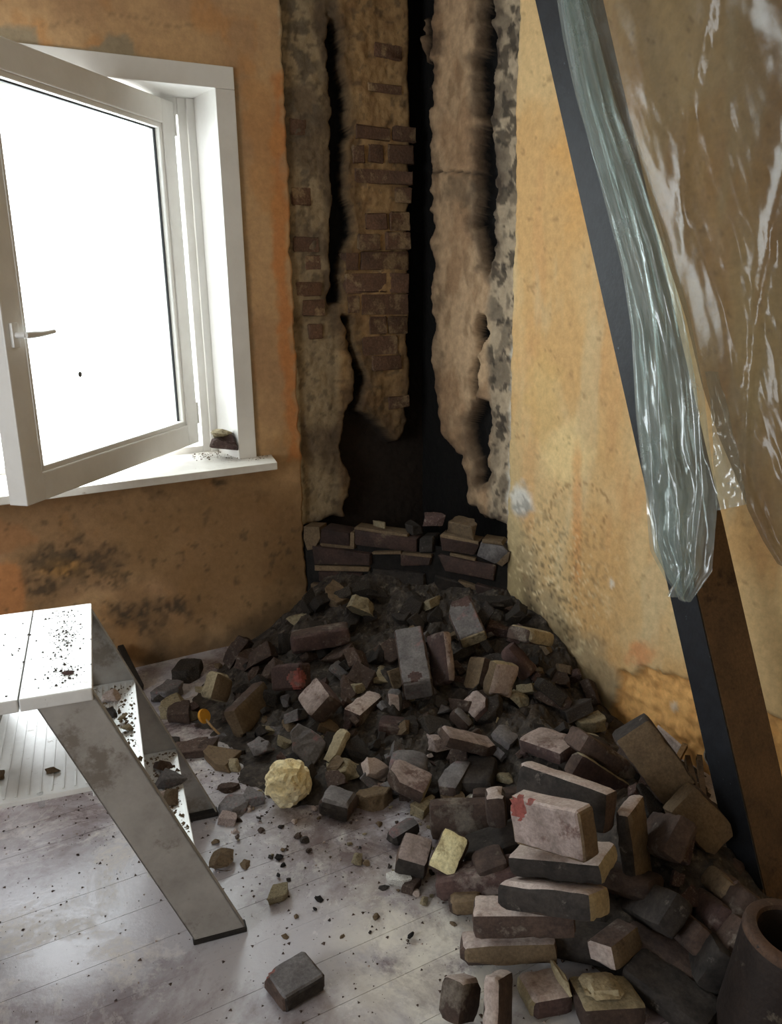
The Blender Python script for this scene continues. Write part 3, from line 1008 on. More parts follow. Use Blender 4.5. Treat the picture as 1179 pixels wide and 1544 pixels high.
add_box(bm, (sw - .052, -.002, hz - .036), (sw - .022, .012, hz + .036), .005)
tube(bm, [(sw - .037, .01, hz), (sw - .037, .045, hz)], .009, 10)
tube(bm, [(sw - .032, .046, hz), (sw - .06, .05, hz), (sw - .10, .048, hz), (sw - .165, .044, hz + .004)], [.010, .0105, .009, .007], 10)
hd = bm_obj('handle', bm, 'white', sash, smooth=True, sharp=50)
bm = bmesh.new()
bmesh.ops.create_icosphere(bm, subdivisions=1, radius=.011)
dd = bm_obj('dirt_spot', bm, 'grey', sash)
g = np.array([math.cos(ang), math.sin(ang)])
best = min(((abs(project((hx + g[0] * l, hy + g[1] * l, z))[0] - 133) + abs(project((hx + g[0] * l, hy + g[1] * l, z))[1] - 565), l, z) for l in np.linspace(.2, 1, 80) for z in np.linspace(.9, 1.8, 90)))
dd.location = (best[1], -.029, best[2] - sz0)
dd.scale = (1, .35, 1)
for zz_ in (.08, sh_ - .12):
    bm = bmesh.new()
    tube(bm, [(-.006, -.004, zz_), (-.006, -.004, zz_ + .09)], .008, 8)
    bm_obj('hinge', bm, 'white', sash, smooth=True, sharp=50)

HERO_POSE = {
 'pink_top': ([-0.9481, -2.0874, 0.4034], [-0.184, 0.9394, -0.2893], [-0.0185, -0.2976, -0.9545], [0.1931, 0.1059, 0.0568], -1),
 'white_long': ([-0.7401, -1.8958, 0.2869], [-0.3039, 0.9486, -0.0889], [-0.2207, -0.1609, -0.962], [0.2513, 0.1015, 0.0593], -1),
 'flat_a': ([-0.9036, -2.076, 0.2922], [-0.4868, 0.8309, -0.2696], [0.0069, -0.305, -0.9523], [0.2118, 0.0487, 0.1175], -1),
 'flat_b': ([-0.961, -2.1137, 0.2462], [-0.4081, 0.8618, -0.3012], [-0.2379, -0.4189, -0.8763], [0.2215, 0.0581, 0.1004], -1),
 'flat_c': ([-0.9726, -2.0334, 0.1435], [0.8042, -0.5879, 0.0879], [-0.0402, -0.2013, -0.9787], [0.2231, 0.0587, 0.0948], 1),
 'flat_d': ([-0.9922, -2.0073, 0.0487], [0.8308, -0.55, 0.0855], [-0.0868, -0.2797, -0.9562], [0.2153, 0.051, 0.0821], 1),
 'stand_a': ([-1.1177, -2.1358, 0.0741], [-0.3458, -0.4278, -0.8351], [-0.5555, 0.8106, -0.1852], [0.1137, 0.0403, 0.0885], 1),
 'stand_b': ([-1.1725, -2.0791, 0.0622], [-0.4385, -0.3572, -0.8247], [-0.4124, 0.8953, -0.1685], [0.0837, 0.0584, 0.0843], 1),
 'mortar_a': ([-0.9937, -2.1343, 0.0336], [0.9577, -0.2839, -0.0465], [0.2798, 0.9568, -0.0788], [0.0957, 0.095, 0.0472], -1),
 'mortar_b': ([-0.8974, -2.2184, 0.0359], [0.9231, -0.375, -0.085], [0.3666, 0.925, -0.0998], [0.1401, 0.1057, 0.0498], -1),
 'broken_end': ([-0.8036, -2.1426, 0.0784], [-0.1567, 0.9344, -0.3199], [0.9869, 0.1607, -0.014], [0.0815, 0.1075, 0.0597], 1),
 'lean_tall': ([-0.6357, -2.0331, 0.1798], [0.041, -0.1897, -0.981], [0.9051, 0.423, -0.044], [0.2422, 0.1115, 0.0404], -1),
 'lean_big': ([-0.464, -1.92, 0.3109], [0.4325, -0.4148, -0.8006], [0.7273, -0.3642, 0.5817], [0.2249, 0.1068, 0.0626], -1),
 'lean_low': ([-0.4329, -2.0477, 0.2002], [0.4728, -0.4801, -0.7389], [0.8101, -0.0932, 0.5789], [0.1599, 0.101, 0.0584], -1),
 'br_a': ([-0.7584, -2.262, 0.0298], [-0.403, 0.9114, 0.0839], [0.9143, 0.4049, -0.0067], [0.1275, 0.0918, 0.0485], 1),
 'br_b': ([-0.6293, -2.192, 0.0719], [0.3566, 0.8644, -0.3544], [0.7474, -0.0364, 0.6633], [0.1732, 0.0657, 0.0577], 1),
 'br_c': ([-0.5544, -2.1994, 0.0895], [0.4306, 0.7976, -0.4225], [0.6765, 0.0246, 0.736], [0.1625, 0.0673, 0.0579], 1),
 'br_d': ([-0.4917, -2.1748, 0.118], [0.3691, 0.8589, -0.355], [0.7488, -0.0486, 0.661], [0.1228, 0.0597, 0.0534], 1),
 'br_e': ([-0.3992, -2.1167, 0.0642], [0.9758, -0.1457, -0.1631], [0.2184, 0.6883, 0.6917], [0.1051, 0.0844, 0.0536], -1),
 'strip': ([-0.499, -1.7618, 0.1779], [0.7372, -0.2792, -0.6153], [-0.639, 0.008, -0.7692], [0.2001, 0.0707, 0.0572], 1),
 'pale_top': ([-0.4539, -1.509, 0.138], [-0.2381, 0.9656, -0.105], [0.9697, 0.2423, 0.0295], [0.1594, 0.116, 0.0459], 1),
 'dark_red_small': ([-0.3872, -1.6602, 0.1537], [0.4998, -0.7627, -0.4104], [0.856, 0.5072, 0.0998], [0.0755, 0.0895, 0.0448], -1),
 'tall_mid': ([-0.3056, -0.8453, 0.2718], [0.2239, 0.8828, 0.4129], [0.8619, -0.3772, 0.339], [0.1917, 0.1039, 0.0618], 1),
 'flat_mid': ([-0.5757, -0.9105, 0.2], [0.4011, 0.8748, 0.2718], [0.8855, -0.4462, 0.1294], [0.2955, 0.105, 0.0837], 1),
 'thin_mid': ([-0.4853, -0.9528, 0.2073], [0.2369, 0.5727, 0.7848], [0.9087, 0.1551, -0.3875], [0.1874, 0.0448, 0.0898], 1),
 'strip_mid': ([-0.3879, -1.172, 0.1956], [-0.3555, -0.0835, -0.931], [0.9336, 0.0159, -0.3579], [0.1185, 0.1144, 0.0451], -1),
 'brown_mid': ([-0.3854, -1.0418, 0.1564], [0.5093, 0.3252, 0.7968], [-0.1768, 0.9456, -0.273], [0.1203, 0.0808, 0.0584], -1),
 'chunk_r': ([-0.1985, -1.0944, 0.2814], [-0.1827, 0.9753, -0.1242], [0.9147, 0.1223, -0.3852], [0.1085, 0.1416, 0.0528], 1),
 'red_diag': ([-0.2636, -1.1103, 0.2055], [0.3899, -0.593, -0.7045], [0.8783, 0.4693, 0.0911], [0.1281, 0.0629, 0.0583], -1),
 'dark_left': ([-0.769, -0.5415, 0.1995], [0.9144, -0.3858, 0.1227], [0.0257, -0.2473, -0.9686], [0.2238, 0.0739, 0.1179], 1),
 'red_face': ([-0.9683, -0.7233, 0.1638], [-0.5088, 0.8138, -0.2808], [-0.189, -0.4238, -0.8858], [0.1379, 0.0915, 0.0637], -1),
 'big_left': ([-1.1206, -0.6977, 0.071], [0.8024, 0.5874, 0.1052], [0.2607, -0.1865, -0.9472], [0.2007, 0.1099, 0.0557], 1),
 'slab_left': ([-1.1905, -0.5703, 0.1177], [0.4578, 0.3097, 0.8333], [0.8214, 0.2113, -0.5298], [0.0967, 0.0887, 0.0674], 1),
 'light_end': ([-0.9498, -0.9201, 0.1551], [-0.7185, 0.1198, -0.6851], [0.0314, 0.9896, 0.14], [0.1011, 0.1223, 0.0769], 1),
 'bright_top': ([-0.7953, -0.9352, 0.0897], [0.8438, 0.5362, -0.0198], [-0.5277, 0.836, 0.1507], [0.1699, 0.0694, 0.06], -1),
 'upright_s': ([-0.7002, -0.9892, 0.1184], [0.0355, 0.0327, -0.9988], [-0.6773, 0.7357, 0.0], [0.0795, 0.0509, 0.045], 1),
 'dark_red_b': ([-0.7448, -1.0539, 0.0592], [-0.7963, 0.5972, 0.0964], [0.6, 0.8, -0.0], [0.0974, 0.0879, 0.0543], 1),
 'front_half': ([-1.0713, -1.3011, 0.0314], [-0.6416, 0.7645, 0.0633], [0.7652, 0.6436, -0.017], [0.099, 0.0941, 0.0551], 1),
 'plate_pale': ([-0.9747, -1.0968, 0.0823], [0.6352, 0.2412, 0.7337], [-0.2185, 0.9673, -0.1288], [0.1168, 0.0534, 0.0315], -1),
 'wedge_top': ([-0.8725, -1.3671, 0.0759], [-0.645, 0.698, 0.3111], [0.7592, 0.6317, 0.1567], [0.1245, 0.0926, 0.0552], 1),
 'grey_back': ([-0.8179, -1.28, 0.0703], [0.8145, -0.5694, -0.111], [0.5795, 0.8072, 0.1123], [0.1174, 0.0847, 0.0451], -1),
 'blue_wedge': ([-0.7217, -1.3865, 0.0382], [0.7912, 0.6113, 0.0208], [-0.6054, 0.7876, -0.1148], [0.1541, 0.0733, 0.0524], -1),
 'long_mid': ([-0.6265, -1.3209, 0.1065], [0.8907, -0.2064, -0.4051], [0.2173, 0.9759, -0.0194], [0.189, 0.0953, 0.0408], -1),
 'slab_mid': ([-0.5068, -1.3539, 0.1033], [-0.3819, 0.8571, 0.3458], [0.9242, 0.3532, 0.1453], [0.0781, 0.0625, 0.0359], 1),
 'chip_a': ([-0.4878, -1.176, 0.1243], [-0.0329, 0.9821, 0.1855], [0.7855, -0.0893, 0.6124], [0.0888, 0.0825, 0.0449], 1),
 'chip_b': ([-0.5612, -1.1902, 0.1012], [-0.386, 0.725, 0.5704], [0.8827, 0.4699, 0.0], [0.0775, 0.0446, 0.0448], 1),
 'blue_low': ([-0.9746, -1.5052, 0.0261], [0.986, 0.1, 0.1332], [-0.1009, 0.9949, 0.0], [0.0966, 0.0492, 0.0396], -1),
 'yellow_face': ([-0.953, -1.707, 0.08], [0.6803, 0.2797, 0.6774], [-0.5932, 0.753, 0.2849], [0.108, 0.074, 0.09], -1),
 'pink_low': ([-1.0153, -1.6329, 0.0479], [-0.7245, 0.665, 0.1814], [0.6886, 0.71, 0.1475], [0.0827, 0.1001, 0.0662], 1),
 'brown_low': ([-0.9793, -1.822, 0.0321], [0.8599, -0.4916, 0.1373], [0.5071, 0.8534, -0.1207], [0.0842, 0.0725, 0.0447], -1),
 'brown_dark': ([-0.8893, -1.8056, 0.0795], [0.8914, -0.3477, 0.2907], [0.3687, 0.9294, -0.0189], [0.0826, 0.0886, 0.071], -1),
 'dark_end': ([-0.7938, -1.6923, 0.1523], [0.8236, -0.5556, 0.1139], [-0.0559, -0.2793, -0.9586], [0.0537, 0.0867, 0.1025], 1),
 'foreground': ([-1.4377, -1.8245, 0.0236], [0.9914, 0.1306, 0.012], [-0.1306, 0.9914, 0.0015], [0.107, 0.0955, 0.0459], -1),
}

# ================================================================== THE THINGS
# ---- aluminium step stool (double-sided), local x = step axis, local y = width
SO = np.array([-1.748, -1.554, 0.0])
srot = math.atan2(-.18, .984)
stool = tag(empty('step_stool', SO, srot), 'grimy aluminium double-sided step stool standing before the open window', 'step stool')
TOPZ, SWD = .70, .505
LEAN = .275


def rail(sx, near):
    """sx=+1 right flight, -1 left flight; parallelogram side rail with folded-in flanges."""
    f = (lambda s: s) if sx > 0 else (lambda s: -.275 - s)
    y = 0.0 if near else SWD
    iy = .003 if near else -.003
    fl = .024 if near else -.024
    t0, t1, b0, b1 = -.115, 0.0, -.115 + LEAN, LEAN + .005
    bm = bmesh.new()

    def slab(pts, ext):
        a = [bm.verts.new(p) for p in pts]
        b = [bm.verts.new(Vector(p) + Vector(ext)) for p in pts]
        bm.faces.new(a)
        bm.faces.new(b[::-1])
        for i in range(4):
            bm.faces.new((a[i], b[i], b[(i + 1) % 4], a[(i + 1) % 4]))

    zt, zb = TOPZ - .004, .012
    slab([(f(t0), y, zt), (f(t1), y, zt), (f(b1), y, zb), (f(b0), y, zb)], (0, iy, 0))
    tw = .003 * sx
    slab([(f(t1), y, zt), (f(b1), y, zb), (f(b1), y + fl, zb), (f(t1), y + fl, zt)], (-tw, 0, 0))
    slab([(f(t0), y, zt), (f(b0), y, zb), (f(b0), y + fl, zb), (f(t0), y + fl, zt)], (tw, 0, 0))
    bmesh.ops.recalc_face_normals(bm, faces=bm.faces)
    r = bm_obj('side_rail', bm, 'alu', stool)
    a, b = sorted((f(b0 - .003), f(b1 + .004)))
    box('foot_cap', (a, y - .003 if near else y - .027, 0), (b, y + .027 if near else y + .003, .014), 'skirt', r, .003)
    return r


for sx in (1, -1):
    for near in (True, False):
        rail(sx, near)
box('top_plate', (-.137, -.004, TOPZ - .028), (.004, SWD + .004, TOPZ), 'alu_top', stool, .003)
box('top_plate', (-.279, -.004, TOPZ - .028), (-.139, SWD + .004, TOPZ), 'alu_top', stool, .003)
for zt in (.467, .233):
    sc_ = -.0575 + (TOPZ - zt) / TOPZ * LEAN
    for sx in (1, -1):
        a, b = sc_ - .055, sc_ + .058
        if sx < 0:
            a, b = -.275 - b, -.275 - a
        st = box('tread', (a, .004, zt - .024), (b, SWD - .004, zt), 'alu_top', stool, .002)
        for k in range(7):
            xx = a + .01 + k * (b - a - .02) / 6
            box('tread_rib', (xx - .002, .02, zt - .001), (xx + .002, SWD - .02, zt + .0012), 'alu_top', st)
sh = box('shelf_plate', (-.30, .006, .455), (-.016, SWD - .006, .467), 'alu_top', stool, .002)
for k in range(12):
    xx = -.29 + k * .0235
    box('shelf_rib', (xx - .002, .02, .4665), (xx + .002, SWD - .02, .4685), 'alu_top', sh)
# clear plastic strap end hanging from the shelf
bm = bmesh.new()
p = on_z(62, 1140, .468)
q = on_z(60, 1203, .40)
hang = on_z(60, 1196, .466)
tube(bm, [hang + np.array([0, -.004, .004]), hang + np.array([0, -.008, -.004]), hang + np.array([0, -.009, -.028])], [.006, .007, .006], 8)
tag(bm_obj('plastic_clip', bm, 'clear', None, smooth=True), 'small clear plastic clip hanging off the stool shelf', 'clip')


def stool_pt(s, w, z):
    return (SO[0] + s * math.cos(srot) - w * math.sin(srot), SO[1] + s * math.sin(srot) + w * math.cos(srot), z)


# ---- dark batten leaning on the wall behind the stool
p0, p1 = on_z(212, 1042, 0.0), on_left(181, 980, -.02)
d = Vector(tuple(p1 - p0))
bm = bmesh.new()
xf = Matrix.Translation(Vector(tuple(p0))) @ d.to_track_quat('Z', 'X').to_matrix().to_4x4()
add_box(bm, (-.03, -.012, 0), (.03, .012, d.length), .003, 0, xf)
tag(bm_obj('batten', bm, 'skirt', None, smooth=True, sharp=50), 'short black batten leaning on the ochre wall behind the stool', 'batten')

# ---- leaning beam
fb = on_z(1160, 1378, 0.0)
ft = at_dist(846, 0, 2.55)
bd = ft - fb
bd = bd / np.linalg.norm(bd)
blen = (2.70 - 0.0) / bd[2]
tocam = CAM - (fb + ft) / 2
tocam[2] = 0
tocam /= np.linalg.norm(tocam)
ba = math.radians(44)
rotz = lambda v, a: np.array([v[0] * math.cos(a) - v[1] * math.sin(a), v[0] * math.sin(a) + v[1] * math.cos(a), v[2]])
# the painted edge looks left of the camera, the bare face right of it
e_n = rotz(tocam, -ba)
e_n = e_n - bd * (e_n @ bd)
e_n /= np.linalg.norm(e_n)
f_n = np.cross(bd, e_n)
if f_n @ tocam < 0:
    f_n = -f_n
BT, BWD = .090, .150     # edge width, face width
beam = tag(empty('timber_beam', fb), 'long timber beam leaning at a slant before the right wall, half covered by plastic sheeting', 'beam')


def beam_pt(l, a, b):
    """l along the beam, a outwards from the painted edge (0 on it, negative inside), b outwards from the bare face."""
    return bd * l + e_n * a + f_n * b


cs = [(0, 0), (-BWD, 0), (-BWD, -BT), (0, -BT)]
bm = bmesh.new()
lo = [bm.verts.new(tuple(beam_pt(0 if True else 0, a, b))) for a, b in cs]
hi = [bm.verts.new(tuple(beam_pt(blen, a, b))) for a, b in cs]
for v in lo:
    v.co -= Vector(tuple(bd)) * (v.co.z / bd[2])
for v in hi:
    v.co -= Vector(tuple(bd)) * ((v.co.z - 2.72) / bd[2])
bm.faces.new(lo)
bm.faces.new(hi[::-1])
for i in range(4):
    bm.faces.new((lo[i], lo[(i + 1) % 4], hi[(i + 1) % 4], hi[i]))
bmesh.ops.recalc_face_normals(bm, faces=bm.faces)
bmesh.ops.bevel(bm, geom=bm.edges[:], offset=.004, segments=2, affect='EDGES')
bm_obj('timber', bm, 'wood', beam, smooth=True, sharp=50)
sk = prism('painted_edge', [beam_pt(.06, .0015, -.001), beam_pt(blen - .05, .0015, -.001), beam_pt(blen - .05, .0015, -BT + .001), beam_pt(.06, .0015, -BT + .001)], -e_n * .003, 'paint_blue', beam)
sk['label'] = 'edge painted worn slate blue'


# ---- polythene: bunch hanging down the beam, and a wide sheet beside it
def sheet(name, left, right, nu, nv, fold, mat, seed, tail=None):
    """Ruled sheet between two 3-D polylines, gathered into folds across its width."""
    def samp(pl, t):
        pl = np.asarray(pl)
        x = np.linspace(0, 1, len(pl))
        return np.stack([np.interp(t, x, pl[:, k]) for k in range(3)], -1)
    verts = np.zeros((nu, nv, 3))
    T = np.linspace(0, 1, nv)
    Lp, Rp = samp(left, T), samp(right, T)
    for i in range(nu):
        u = i / (nu - 1)
        p = Lp * (1 - u) + Rp * u
        verts[i] = p + fold(u, T, p)
    return mesh_obj(name, verts.reshape(-1, 3), grid_faces(nu, nv), mat, smooth=True)


def smooth_pl(pts, n=24):
    pts = np.asarray(pts, float)
    t = np.linspace(0, 1, len(pts))
    return np.stack([np.interp(np.linspace(0, 1, n), t, pts[:, k]) for k in range(pts.shape[1])], -1)


def beam_dist(x, y):
    d = ray(x, y)
    d = d / np.linalg.norm(d)
    # distance at which the sight line passes nearest the beam axis
    w = CAM - fb
    a, b, c_, dd_, e_ = 1.0, d @ bd, 1.0, d @ w, bd @ w
    return (b * e_ - c_ * dd_) / (a * c_ - b * b)


def over_beam(pts, off):
    return [at_dist(x, y, beam_dist(x, y) - off) for x, y in pts]


tocam3 = (CAM - (fb + ft) / 2)
tocam3 /= np.linalg.norm(tocam3)
side = np.cross(bd, tocam3)
side /= np.linalg.norm(side)


def bunch_fold(seed, amp, freq):
    def f(u, T, p):
        ph = 2.2 * np.sin(T * 5 + seed) + 1.4 * np.sin(T * 11 + seed * 2)
        a = amp * (.55 + .45 * np.sin(T * 3.1 + seed))
        wob = (fbm(np.full_like(T, u * 5 + seed), T * 12, 4) - .5) * .024
        s = np.sin(u * freq * 2 * math.pi + ph) * a + wob
        k = np.abs(((u * freq * .7 + T * 1.6 + seed) % 1) - .5) * 2
        s = s + .012 * (1 - k) ** 3
        return tocam3[None, :] * s[:, None] + side[None, :] * (np.cos(u * freq * 2 * math.pi + ph) * a * .4)[:, None]
    return f


bunch = tag(empty('plastic_sheet_bunch', fb), 'greenish clear plastic sheet gathered in folds hanging down the leaning beam', 'plastic sheet')
LB = [(806, -225), (838, -30), (852, 60), (872, 160), (906, 290), (934, 400), (950, 500), (957, 620), (966, 700), (974, 760), (982, 830), (1004, 872), (1030, 906)]
RB = [(858, -225), (900, -30), (922, 70), (948, 170), (984, 270), (1016, 370), (1044, 480), (1062, 580), (1074, 680), (1082, 740), (1076, 800), (1072, 862), (1040, 908)]
for k, (off, amp, fr, sd, dl, dr) in enumerate([(.105, .012, 2.5, .4, 0, 0), (.120, .014, 3.5, 2.1, 4, -14), (.132, .012, 1.6, 4.0, 2, -34)]):
    l = over_beam([(x + dl * (1 if k else 0), y) for x, y in LB], off)
    r = over_beam([(x + dr, y - (6 * k if y > 850 else 0)) for x, y in RB], off + .004)
    o = sheet('plastic_layer', l, r, 40, 120, bunch_fold(sd, amp, fr), 'poly_bunch', sd)
    o.data.transform(Matrix.Translation(-Vector(tuple(fb))))
    o.parent = bunch

LW = [(832, -225), (872, -40), (906, 70), (934, 170), (968, 270), (1002, 380), (1034, 480), (1058, 580), (1084, 660), (1110, 720), (1128, 770), (1150, 815), (1172, 850)]
RW = [(1330, -225), (1330, -40), (1330, 70), (1330, 170), (1330, 270), (1330, 380), (1330, 480), (1330, 580), (1330, 660), (1330, 740), (1330, 820), (1330, 880), (1330, 940)]


def wide_fold(u, T, p):
    env = np.clip(u * 5, 0.15, 1)
    s = .024 * np.sin(u * 7 + 3.0 * T + .6 * np.sin(T * 9)) + .008 * np.sin(u * 17 - T * 5) * (1 - u) + (fbm(np.full_like(T, u * 7 + 3), T * 8, 5) - .5) * .035
    k = np.abs(((u * 2.3 + T * 3.1) % 1) - .5) * 2
    s = s + .012 * np.clip(1 - k * 5, 0, 1)
    return tocam3[None, :] * (s * env)[:, None]


sheet_o = sheet('plastic_sheet', over_beam(LW, .14), [at_dist(x, y, beam_dist(1150, 700) - .30) for x, y in RW], 90, 120, wide_fold, 'poly_sheet', 1.0)
tag(sheet_o, 'wide brown-grey see-through plastic sheet hanging at the top right before the wall', 'plastic sheet')
# small torn flap between the two
sheet_f = sheet('plastic_flap', over_beam([(1064, 560), (1072, 640), (1076, 700), (1080, 770)], .09), over_beam([(1084, 560), (1102, 640), (1116, 700), (1126, 760)], .10), 14, 30, bunch_fold(1.3, .006, 1.2), 'poly_bunch', 2)
tag(sheet_f, 'narrow torn plastic flap between the gathered sheet and the wide sheet', 'plastic sheet')

# ================================================================== THE RUBBLE
HNORM = math.hypot(1 / .6, 1 / .735)


def heap_z(x, y):
    s = ((-x) / .6 + (-y) / .735 - 1) / HNORM
    z = .30 * np.clip(1 - s / 1.02, 0, 1.15) ** 1.25
    t = (x + .6) * .632 - y * .775
    z = z * sstep(-.24, .22, t) * (1 - .85 * sstep(1.12, 1.46, t))      # thins out along both walls
    z = z + .17 * np.exp(-(((x + .44) / .20) ** 2 + ((y + 1.86) / .30) ** 2))
    z = z + .07 * np.exp(-(((x + .34) / .18) ** 2 + ((y + 1.52) / .22) ** 2))
    z = z + .07 * np.exp(-(((x + .56) / .20) ** 2 + ((y + 2.06) / .20) ** 2))
    z = z + .06 * np.exp(-(((x + .9) / .30) ** 2 + ((y + .98) / .30) ** 2))
    return z


def heap_top(x, y):
    return max(0.0, float(heap_z(x, y)) - .018)


ux = axis([(-1.5, -.004, .0125)])
uy = axis([(-2.5, -.004, .0125)])
XX, YY = np.meshgrid(ux, uy, indexing='ij')
ZZ = heap_z(XX, YY)
lump = (fbm(XX * 11, YY * 11, 4) - .5) * .07 + (fbm(XX * 34 + 7, YY * 34, 4) - .5) * .035
ZZ = ZZ + lump * np.clip(ZZ / .08, 0, 1) - .016
front = ((-XX) / .6 + (-YY) / .735 - 1) > .0
keep = (ZZ[:-1, :-1] > -.004) & (ZZ[1:, 1:] > -.004) & front[:-1, :-1]
f = grid_faces(*XX.shape, keep)
used = np.unique(f)
remap = -np.ones(XX.size, int)
remap[used] = np.arange(len(used))
heap = mesh_obj('rubble_debris', np.stack([XX, YY, ZZ], -1).reshape(-1, 3)[used], remap[f], 'debris')
tag(heap, 'dark sooty dust and fine rubble filling the heap below the hearth', 'debris', None, 'stuff')


def brick_mesh(name, dims, mats, seed, cuts=(), wear=1.0, chips=()):
    """A worn brick: gridded box, edges knocked off, faces uneven; mats = (face_x, face_y, face_z) on the low sides, rest last."""
    r = random.Random(seed)
    n = [max(2, int(round(d / (.008 if chips else .016)))) for d in dims]
    bm = bmesh.new()
    idx = {}

    def vert(i, j, k):
        key = (i, j, k)
        if key not in idx:
            idx[key] = bm.verts.new(((i / n[0] - .5) * dims[0], (j / n[1] - .5) * dims[1], (k / n[2] - .5) * dims[2]))
        return idx[key]

    fm = []
    for ax in range(3):
        a, b = [k for k in range(3) if k != ax]
        for sd in (0, 1):
            for i in range(n[a]):
                for j in range(n[b]):
                    q = []
                    for di, dj in ((0, 0), (1, 0), (1, 1), (0, 1)):
                        c3 = [0, 0, 0]
                        c3[ax] = n[ax] * sd
                        c3[a] = i + di
                        c3[b] = j + dj
                        q.append(vert(*c3))
                    fc = bm.faces.new(q)
                    fc.material_index = ax if sd == 0 else 3
    bmesh.ops.recalc_face_normals(bm, faces=bm.faces)
    off = Vector((r.uniform(0, 60), r.uniform(0, 60), r.uniform(0, 60)))
    hd = Vector(dims) / 2
    from mathutils import noise as mn
    for v in bm.verts:
        p = v.co.copy()
        on = sum(1 for k in range(3) if abs(abs(p[k]) - hd[k]) < 1e-6)
        nz = mn.noise(p * 22 + off)
        big = mn.noise(p * 9 + off * 1.7)
        if on >= 2:
            pull = (.0035 + .0045 * max(0, mn.noise(p * 40 + off)) + .012 * max(0, big - .15)) * wear * (1.5 if on == 3 else 1)
            for k in range(3):
                if abs(abs(p[k]) - hd[k]) < 1e-6:
                    v.co[k] -= math.copysign(pull, p[k])
        v.co += v.co.normalized() * (nz * .0026 + big * .002) * wear
    for cc, rad, deep, _m in chips:          # hollows knocked out of the surface, raw brick inside
        cc = Vector((cc[0] * hd[0], cc[1] * hd[1], cc[2] * hd[2]))
        hit = set()
        for v in bm.verts:
            q = v.co - cc
            dist = q.length / rad + .35 * mn.noise(v.co * 60 + off)
            if dist < 1:
                v.co -= cc.normalized() * 0 + (v.co.normalized() * deep * min(1, (1 - dist) * 2.5))
                hit.add(v)
        for fc in bm.faces:
            if sum(1 for v in fc.verts if v in hit) >= 3:
                fc.material_index = 4
    for pl_co, pl_no in cuts:
        res = bmesh.ops.bisect_plane(bm, geom=bm.verts[:] + bm.edges[:] + bm.faces[:], plane_co=pl_co, plane_no=pl_no, clear_outer=True)
        ed = [e for e in res['geom_cut'] if isinstance(e, bmesh.types.BMEdge)]
        fl = bmesh.ops.holes_fill(bm, edges=ed, sides=0)
        for fc in fl['faces']:
            fc.material_index = 3
        if fl['faces']:
            res2 = bmesh.ops.triangulate(bm, faces=fl['faces'])
    return bm


BRK = []


def place_hero(key, label, mats, cat='brick', name='brick', cut=None, group='bricks fallen from the torn-down chimney', wear=1.0, chips=()):
    cen, ax, ay, dims, flip = HERO_POSE[key]
    ax, ay = Vector(ax), Vector(ay)
    az = ax.cross(ay)
    # the solved corner is at local (-,-,-) when flip = 1; otherwise the low z side is the high one
    bm = brick_mesh(key, dims, mats, len(BRK) * 7 + 3, cut or (), wear, chips)
    if flip < 0:
        for v in bm.verts:
            v.co.z = -v.co.z
        bmesh.ops.reverse_faces(bm, faces=bm.faces)
    o = bm_obj(name, bm, list(mats) + ([chips[0][3]] if chips else []), None, smooth=True, sharp=38)
    o.matrix_world = Matrix(((ax[0], ay[0], az[0], cen[0]), (ax[1], ay[1], az[1], cen[1]), (ax[2], ay[2], az[2], cen[2]), (0, 0, 0, 1)))
    tag(o, label, cat, group)
    BRK.append(o)
    return o


def corner_cut(key, fx, fy, fz):
    """Plane that knocks off the corner on the given signed sides; numbers are how far in (fraction of half size) the plane sits."""
    d = HERO_POSE[key][3]
    nrm = Vector((fx / d[0] * 2, fy / d[1] * 2, fz / d[2] * 2))
    return nrm


def cuts(key, *specs):
    """Each spec: (sx, sy, sz, t): plane normal in box-relative units and its offset t (box corner = sum of |s|)."""
    d = HERO_POSE[key][3]
    out = []
    for sx, sy, sz, t in specs:
        s = Vector((sx, sy, sz))
        no = Vector((sx / d[0], sy / d[1], sz / d[2]))
        co = Vector((sx * d[0], sy * d[1], sz * d[2])) * (t / 2 / s.length_squared)
        out.append((co, no.normalized()))
    return out


P = place_hero
# face order in mats: face square to X, face square to Y, face square to Z (the three that meet at the near corner), then the rest; besides dust and mortar, lit tops and brown right ends are painted in
o = P('pink_top', 'pinkish dusty brick on edge with a raw red chip, crowning the front stack', ('tan', 'dust', 'pink', 'tan'), chips=[((.74, -.62, -1), .027, .016, 'red'), ((.35, -.95, -.8), .010, .006, 'red')])
P('white_long', 'long sooty brick on edge with a white dusty top, just behind the pink chipped brick', ('brick', 'dust', 'soot', 'brick'))
P('flat_a', 'flat black-fronted brick directly beneath the pink chipped brick', ('mortar', 'dust', 'soot', 'brick'))
P('flat_b', 'flat black-fronted brick third from the top of the front stack', ('mortar', 'dust', 'soot', 'brick'))
P('flat_c', 'brown brick with a white dusty top, fourth from the top of the front stack', ('brick', 'dust', 'brick', 'brick'))
P('flat_d', 'olive-brown brick at the bottom of the front stack', ('brick', 'dust', 'tan', 'brick'))
P('stand_a', 'upright brick with a pale narrow side at the bottom edge, left of the mortar-capped pieces', ('dust', 'brick', 'dust', 'brick'))
P('stand_b', 'dark upright brick piece leftmost in the front stack at the bottom edge', ('dust', 'brick', 'brick', 'brick'))
P('mortar_a', 'brick piece capped with pale mortar and a broken ridge, at the bottom edge', ('mortar', 'wine', 'dust', 'mortar'))
P('mortar_b', 'brown brick under a slab of grey-green mortar, right of the ridged mortar piece', ('brick', 'brick', 'mortar', 'brick'))
P('broken_end', 'broken brick end with a speckled hollow face, lying right of the front stack', ('tan', 'dust', 'brick', 'brick'), cut=cuts('broken_end', (1, 0, -1, 1.4)))
P('lean_tall', 'tall tan brick standing on end with a white chipped top, right of the front stack', ('dust', 'soot', 'tan', 'brick'))
